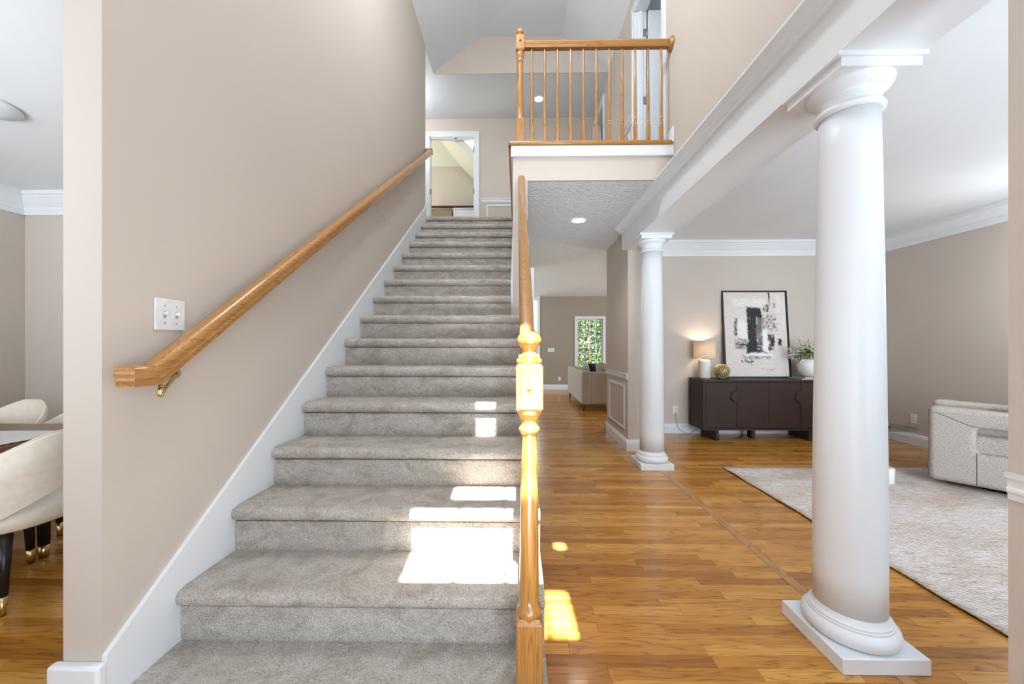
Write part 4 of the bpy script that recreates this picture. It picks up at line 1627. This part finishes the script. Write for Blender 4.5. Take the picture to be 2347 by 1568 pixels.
# books and vase
for i, (x0, x1, y0, y1, hh, lab, colr) in enumerate(((3.885, 4.27, 5.13, 5.40, .018, 'wide dark book lying under the ceramic vase', (0.05, .045, .04)), (3.93, 4.26, 5.14, 5.39, .016, 'smaller grey-brown book directly beneath the vase', (.12, .105, .09)))):
    zz = SZ1 + (.018 if i else 0)
    bk = empty('book', (0, 0, 0), lab, 'book', 'books under the vase')
    mc = plain('book_cover_%d' % i, colr, .5)
    m_ = bx(x0, x1, y0, y1, zz, zz + .003)
    m_.box(x0, x1, y0, y1, zz + hh - .003, zz + hh)
    m_.box(x0, x1, y1 - .003, y1, zz, zz + hh)
    obj('cover', m_, mc, bk)
    obj('pages', bx(x0 + .004, x1 - .004, y0 + .005, y1 - .003, zz + .003, zz + hh - .003), M['ceramic'], bk)
vz = SZ1 + .034
vx, vy = 4.085, 5.262
vs = empty('vase', (vx, vy, vz), 'cream ceramic vase with small handles on sideboard', 'vase')
rings = []
for (r, z) in ((.082, 0), (.090, .004), (.118, .05), (.136, .10), (.138, .14), (.130, .18), (.112, .205), (.104, .215), (.104, .232), (.112, .240), (.108, .242), (.098, .234), (.098, .19)):
    rings.append([(r * (1 + .008 * math.cos(i * math.pi)) * math.cos(2 * math.pi * i / 64), r * (1 + .008 * math.cos(i * math.pi)) * math.sin(2 * math.pi * i / 64), z) for i in range(64)])
obj('body', MB().loft(rings), M['ceramic'], vs)
for s in (-1, 1):
    obj('handle', MB().tube([(s * .104, -.03, .222), (s * .128, -.03, .228), (s * .145, -.03, .205), (s * .142, -.03, .175), (s * .128, -.03, .168)], .009, 10), M['ceramic'], vs)
fl = empty('flower_bunch', (vx, vy, vz + .2), 'white blossom branches with green leaves in the vase', 'flowers')
rf = random.Random(11)
stem_m, leaf_m, blos = MB(), MB(), MB()


def leaf_quad(mb, p, d, n, l_, w_):
    s = d.cross(n).normalized() * w_
    a = p + d * l_ * .5
    o_ = len(mb.v)
    mb.v += [tuple(p), tuple(a + s + n * w_ * .3), tuple(p + d * l_), tuple(a - s + n * w_ * .3), tuple(a - n * w_ * .1)]
    for q in ((0, 1, 4), (1, 2, 4), (2, 3, 4), (3, 0, 4)):
        mb.face([o_ + i for i in q], True)


for i in range(15):
    an = rf.uniform(0, 2 * math.pi) if i > 2 else math.pi + rf.uniform(-.4, .3)
    sp = rf.uniform(.08, .24) if i > 2 else rf.uniform(.24, .31)
    hh = rf.uniform(.20, .33) if i > 2 else rf.uniform(.10, .22)
    p0 = Vector((math.cos(an) * .03, math.sin(an) * .03, -.06))
    p1 = Vector((math.cos(an) * sp * .4, math.sin(an) * sp * .25, hh * .5))
    p2 = Vector((math.cos(an) * sp, math.sin(an) * sp * .55, hh))
    pts = [p0.lerp(p1, t) * (1 - t) + p1.lerp(p2, t) * t for t in (0, .2, .4, .6, .8, 1)]
    stem_m.tube(pts, [.0028] * 4 + [.002, .0012], 5)
    for j in range(34):
        t = rf.uniform(.42, 1.0)
        p = p0.lerp(p1, t) * (1 - t) + p1.lerp(p2, t) * t
        dd = Vector((rf.gauss(0, 1), rf.gauss(0, 1), rf.gauss(.4, .8))).normalized()
        nn = dd.orthogonal().normalized()
        p = p + Vector((rf.gauss(0, .016), rf.gauss(0, .016), rf.gauss(0, .014)))
        if t < .60:
            leaf_quad(leaf_m, p, dd, rf.uniform(.04, .065), .013) if False else leaf_quad(leaf_m, p, dd, nn, rf.uniform(.035, .065), .012)
        else:
            leaf_quad(blos, p, dd, nn, rf.uniform(.018, .032), .008)
            leaf_quad(blos, p, nn, dd, rf.uniform(.014, .024), .007)
            if rf.random() < .18:
                leaf_quad(leaf_m, p, dd, nn, rf.uniform(.025, .04), .008)
obj('stems', stem_m, M['twig'], fl, None, None, None, 'stuff')
obj('leaves', leaf_m, M['leaf'], fl, None, None, None, 'stuff')
obj('blossoms', blos, M['leaf_pale'], fl, None, None, None, 'stuff')

# lamp cord
pts = [(2.335, YB - .012, .315), (2.345, YB - .035, .27), (2.350, YB - .03, .18), (2.37, YB - .04, .09), (2.44, YB - .06, .03), (2.52, YB - .05, .006), (2.60, YB - .03, .04), (2.70, YB - .018, .14), (2.72, YB - .012, .40), (2.72, YB - .012, .80)]


def smooth_path(p, n=6):
    p = [Vector(q) for q in p]
    out = []
    for i in range(len(p) - 1):
        a, b_, c_, d_ = p[max(i - 1, 0)], p[i], p[i + 1], p[min(i + 2, len(p) - 1)]
        for k in range(n):
            t = k / n
            out.append(.5 * ((2 * b_) + (-a + c_) * t + (2 * a - 5 * b_ + 4 * c_ - d_) * t * t + (-a + 3 * b_ - 3 * c_ + d_) * t ** 3))
    out.append(p[-1])
    return out


obj('power_cord', MB().tube(smooth_path(pts), .003, 6), M['cord'], None, 'thin lamp cord drooping from the outlet behind sideboard', 'cord')

# ------------------------------------------------------------------ rug
rg_ = MB()
nx, ny = 40, 50
X0, X1, Y0, Y1 = 2.165, 5.0, .35, 3.955
rr = random.Random(9)
ed = {}
for j in range(ny + 1):
    for i in range(nx + 1):
        x = X0 + (X1 - X0) * i / nx
        y = Y0 + (Y1 - Y0) * j / ny
        z = .009 + (rr.random() - .5) * .001
        if i == 0:
            x += math.sin(j * 1.1) * .004
            z += .004 * max(0, math.sin(j * .7)) ** 3
        rg_.v.append((x, y, z))
for j in range(ny):
    for i in range(nx):
        a = j * (nx + 1) + i
        rg_.face((a, a + 1, a + nx + 2, a + nx + 1), True)
rug = obj('rug', rg_, M['rug'], None, 'pale beige woven area rug under the armchair', 'rug')
md = rug.modifiers.new('thick', 'SOLIDIFY')
md.thickness = .008
md.offset = -1

# ------------------------------------------------------------------ armchair
# local frame: x along the visible side (front of chair at x=0 toward its back), y across, z up
ac = empty('armchair', (3.80, 3.50, .0175), 'boxy woven grey-beige armchair with open arm loops', 'armchair')
ac.rotation_euler = (0, 0, math.radians(-50.0))
AD, AW, AH, AT = .86, .84, .715, .17


def bevel(o, w_, seg=4):
    md = o.modifiers.new('soft', 'BEVEL')
    md.width = w_
    md.segments = seg
    md.limit_method = 'ANGLE'
    md.angle_limit = math.radians(40)
    o.data.polygons.foreach_set('use_smooth', [True] * len(o.data.polygons))
    wn = o.modifiers.new('normals', 'WEIGHTED_NORMAL')
    wn.keep_sharp = False


for y0, y1 in ((0, AT), (AW - AT, AW)):
    loop = [(0, .045), (AD - .02, .045), (AD - .02, .335), (.285, .335), (.285, .550), (AD - .02, .550), (AD - .02, AH + .012), (AD * .55, AH - .012), (.10, AH), (0, AH)]
    a_ = obj('arm', MB().extrude(loop, 1, y0, y1), M['tweed'], ac)
    bevel(a_, .045, 5)
    for p, q in (((.045, AH - .045), (.275, .560)), ((.285, .345), (.285, .065))):
        yy_ = y0 - .0008 if y0 == 0 else y1 + .0008
        obj('seam', MB().tube([(p[0], yy_, p[1]), (q[0], yy_, q[1])], .0018, 6), M['linen_dark'], a_)
obj('backrest', MB().rbox(AD - .17, AD, .012, AW - .012, .045, AH + .05, .06, 5), M['tweed'], ac)
obj('seat_base', MB().rbox(.02, AD - .05, AT - .02, AW - AT + .02, .045, .30, .03, 3), M['tweed'], ac)
obj('seat_cushion', MB().rbox(.015, AD - .15, .050, AW - .050, .30, .490, .055, 5), M['tweed_seat'], ac)
obj('back_pillow', MB().rbox(AD - .30, AD - .14, AT, AW - AT, .45, AH + .055, .06, 4), M['tweed'], ac)
obj('swivel_base', MB().lathe([(.26, 0), (.26, .045), (.24, .05)], 32, (AD / 2, AW / 2, 0)), M['black'], ac)
# glass side table, half hidden by the near column
st = empty('side_table', (3.432, 3.545, .0175), 'oval glass side table with white stone base', 'table')
obj('base', MB().lathe([(.080, 0), (.083, .004), (.083, .136), (.080, .140), (.03, .140), (.03, .132)], 36), M['marble'], st)
obj('pole', MB().tube([(0, 0, .13), (0, 0, .56)], .010, 12), M['brass'], st)
gt = MB()
gt.extrude([(.275 * math.cos(2 * math.pi * i / 48), .19 * math.sin(2 * math.pi * i / 48)) for i in range(48)], 2, .506, .516, smooth=False)
obj('glass_top', gt, M['tglass'], st)
obj('clamp', MB().tube([(-.02, -.02, .524), (.052, -.02, .524)], .009, 10), M['brass'], st)
obj('handle', MB().tube([(0, 0, .56), (.060, 0, .575)], .004, 8), M['brass'], st)

# ------------------------------------------------------------------ family room sofa
so = empty('sofa', (1.265, 7.34, 0), 'beige upholstered sofa with its back to the hallway', 'sofa')
obj('back', MB().rbox(0, .20, 0, 2.02, .125, .790, .045, 4), M['linen'], so)
obj('arm', MB().rbox(.165, .92, .003, .17, .125, .770, .045, 4), M['linen'], so)
obj('arm', MB().rbox(.165, .92, 1.85, 2.017, .125, .770, .045, 4), M['linen'], so)
obj('seat', MB().rbox(.15, .93, .12, 1.90, .125, .30, .02, 3), M['linen'], so)
for i in range(2):
    obj('seat_cushion', MB().rbox(.19, .94, .17 + i * .84, 1.005 + i * .84, .30, .47, .05, 4), M['linen'], so)
for x, y in ((.05, .05), (.86, .05), (.05, 1.96), (.86, 1.96)):
    obj('leg', MB().tube([(x, y, .13), (x, y, 0)], [.022, .013], 10), M['legblack'], so)


def pillow(parent_name, label, loc, rot, w_, h_, t_, m__):
    mb = MB()
    n = 12
    for sgn in (1, -1):
        o_ = len(mb.v)
        for j in range(n + 1):
            for i in range(n + 1):
                u, v = i / n * 2 - 1, j / n * 2 - 1
                k = max(0, (1 - u ** 4) * (1 - v ** 4)) ** .6
                mb.v.append((u * w_ / 2 * (1 - .05 * (1 - v * v)), sgn * t_ / 2 * k, v * h_ / 2 * (1 - .05 * (1 - u * u))))
        for j in range(n):
            for i in range(n):
                a = o_ + j * (n + 1) + i
                mb.face((a, a + 1, a + n + 2, a + n + 1), True)
    return obj(parent_name, mb, m__, None, label, 'cushion', 'sofa cushions', loc=loc, rot=rot)


pillow('cushion', 'beige cushion leaning over the sofa arm by the hall wall', (1.86, 7.62, .72), (math.radians(-12), 0, math.radians(4)), .52, .42, .16, M['linen'])
pillow('cushion', 'charcoal cushion between two beige ones on the sofa', (1.72, 7.95, .71), (math.radians(-14), 0, math.radians(30)), .46, .42, .14, M['linen_dark'])
pillow('cushion', 'beige cushion against the sofa back under the window', (1.57, 8.40, .72), (math.radians(-14), 0, math.radians(88)), .48, .44, .14, M['linen'])

# ------------------------------------------------------------------ dining furniture
tb = empty('dining_table', (0, 0, 0), 'wooden dining table with white runner at frame edge', 'table')
TX0, TX1, TY0, TY1 = -4.75, -2.78, 1.46, 2.56
obj('tabletop', MB().rbox(TX0, TX1, TY0, TY1, .715, .750, .008, 2), oak('table_walnut', 0, 'object', tones=[(0, (.16, .085, .045)), (1, (.20, .11, .06))], rough=.35), tb)
for x in (TX0 + .1, TX1 - .12):
    for y in (TY0 + .1, TY1 - .32):
        lg = obj('leg', MB().tube([(x, y, .715), (x, y, .07)], [.036, .026], 16), M['legblack'], tb)
        obj('brass_tip', MB().tube([(x, y, .0), (x, y, .075)], [.021, .0265], 16), M['brass'], lg)
rn = MB()
n = 40
for j in range(9):
    for i in range(n + 1):
        x = -4.7 + 1.90 * i / n
        y = 1.50 + .82 * j / 8 + .006 * math.sin(i * .9 + j)
        rn.v.append((x, y, .7525 + .003 * abs(math.sin(i * .7 + j * 1.7))))
for j in range(8):
    for i in range(n):
        a = j * (n + 1) + i
        rn.face((a, a + 1, a + n + 2, a + n + 1), True)
obj('table_runner', rn, tweed('runner_knit', (.62, .58, .52), (.84, .82, .78), sx=(160, 60, 60)), None, 'white knitted runner lying along the dining table', 'table runner')


def dining_chair(label):
    """faces local +y; barrel back wraps the rear"""
    c = empty('dining_chair', (0, 0, 0), label, 'chair', 'cream dining chairs')
    # seat
    rings = []
    for (s, z) in ((.93, .375), (1.0, .385), (1.02, .42), (1.0, .455), (.90, .472), (.55, .478)):
        ring = []
        for i in range(40):
            a = 2 * math.pi * i / 40
            e = 2.6
            ring.append((s * .255 * math.copysign(abs(math.cos(a)) ** (2 / e), math.cos(a)), s * .255 * math.copysign(abs(math.sin(a)) ** (2 / e), math.sin(a)), z))
        rings.append(ring)
    seat = obj('seat', MB().loft(rings), M['cream'], c)
    pp = [(.262 * math.cos(2 * math.pi * i / 40), .262 * math.sin(2 * math.pi * i / 40), .448) for i in range(41)]
    # back band
    rings = []
    nn = 36
    for i in range(nn + 1):
        t = -1 + 2 * i / nn                      # -1..1 around the rear
        a = math.radians(-90 + t * 118)
        k = abs(t)
        zt = .850 - .34 * max(0, (k - .10) / .90) ** 1.3
        zb = max(.405, .570 - .11 * (k / .38) ** 1.2)
        ro_, ri = .292, .262
        cxs, sn = math.cos(a), math.sin(a)
        lean = .03
        ring = []
        for (r, z) in ((ri, zb + .012), (ri + .002, zb), (ro_, zb), (ro_ + .006, (zt + zb) / 2), (ro_ + lean * .4, zt - .014), (ro_ + lean * .3 - .012, zt), (ri + lean * .3 + .004, zt - .004), (ri + .006, (zt + zb) / 2)):
            ring.append((r * cxs, r * sn, z))
        rings.append(ring)
    bk = obj('backrest', MB().loft(rings), M['cream'], c, auto=60)
    seam_pts = [r[5] for r in rings]
    obj('piping', MB().tube(seam_pts, .004, 6), M['cream'], bk)
    for sx, sy in ((-1, -1), (1, -1), (-1, 1), (1, 1)):
        tx, ty = sx * .165, sy * .165
        bxx, byy = sx * .215, sy * .215
        lg = obj('leg', MB().tube([(tx, ty, .385), (tx + (bxx - tx) * .8, ty + (byy - ty) * .8, .085)], [.026, .018], 14), M['legblack'], c)
        obj('brass_tip', MB().tube([(tx + (bxx - tx) * .78, ty + (byy - ty) * .78, .09), (bxx, byy, 0)], [.0185, .0135], 14), M['brass'], lg)
    return c


c1 = dining_chair('cream chair at the table head beside the stair wall')
c1.location = (-2.68, 1.96, 0)
c1.rotation_euler = (0, 0, math.radians(90))
c2 = copy_tree(c1)
c2['label'] = 'cream chair beyond the table showing its whole rounded back corner'
c2.location = (-3.98, 2.72, 0)
c2.rotation_euler = (0, 0, math.radians(180))
c3 = copy_tree(c1)
c3['label'] = 'cream chair beyond the table mostly hidden by the stair wall'
c3.location = (-3.34, 2.70, 0)
c3.rotation_euler = (0, 0, math.radians(182))

# ------------------------------------------------------------------ upstairs bedroom glimpses
bd = empty('bed_rail', (0, 0, 0), 'dark red beaded rail seen low in the bedroom doorway', 'rail')
zr = 4.165
obj('rail', MB().rbox(-1.86, -.80, 7.74, 7.78, zr, zr + .050, .008, 2), M['red'], bd)
for i in range(30):
    obj('bead', MB().lathe([(.001, -.014), (.011, -.008), (.014, 0), (.011, .008), (.001, .014)], 8, (-1.84 + i * .0355, 7.738, zr + .022)), M['red'], bd)
for x in (-1.85, -.82):
    obj('post', MB().rbox(x - .02, x + .02, 7.745, 7.785, Z2, zr + .02, .006, 2), M['red'], bd)
ds = empty('white_chest', (0, 0, 0), 'white chest top below the dark red bedroom rail', 'chest')
obj('body', MB().rbox(-1.255, -.70, 7.30, 7.66, Z2, 3.975, .006, 2), M['trim'], ds)
obj('top', MB().rbox(-1.260, -.69, 7.28, 7.68, 3.975, 3.995, .006, 2), M['trim'], ds)
ob = empty('olive_cabinet', (0, 0, 0), 'olive brown cabinet under the dark red bedroom rail', 'cabinet')
mo = plain('olive_brown', (.30, .26, .17), .6)
obj('body', MB().rbox(-1.98, -1.305, 7.40, 7.72, Z2, 4.00, .006, 2), mo, ob)
obj('top', MB().rbox(-1.99, -1.300, 7.39, 7.73, 4.00, 4.02, .004, 1), mo, ob)

# ------------------------------------------------------------------ garden trees outside the far window
rt = random.Random(21)
for i, (tx, ty, lab) in enumerate(((2.75, 14.4, 'sunlit leafy tree filling the garden window'), (3.4, 17.6, 'farther leafy tree behind the first through garden window'))):
    t_ = empty('tree', (tx, ty, -.3), lab, 'tree', 'garden trees')
    obj('trunk', MB().tube([(0, 0, 0), (.05, .02, 1.2), (-.05, .05, 2.6)], [.11, .08, .04], 10), M['twig'], t_)
    lm = MB()
    for j in range(5200):
        a = rt.uniform(0, 2 * math.pi)
        z = rt.uniform(.1, 4.2)
        rmax = 1.35 * math.sqrt(max(.05, 1 - ((z - 2.0) / 2.3) ** 2))
        r = rmax * math.sqrt(rt.uniform(.15, 1))
        p = Vector((r * math.cos(a), r * math.sin(a), z))
        dd = Vector((rt.gauss(0, 1), rt.gauss(0, 1), rt.gauss(-.2, .7))).normalized()
        leaf_quad(lm, p, dd, dd.orthogonal().normalized(), rt.uniform(.09, .17), rt.uniform(.025, .045))
    obj('foliage', lm, M['tree_leaf'], t_, None, None, None, 'stuff')
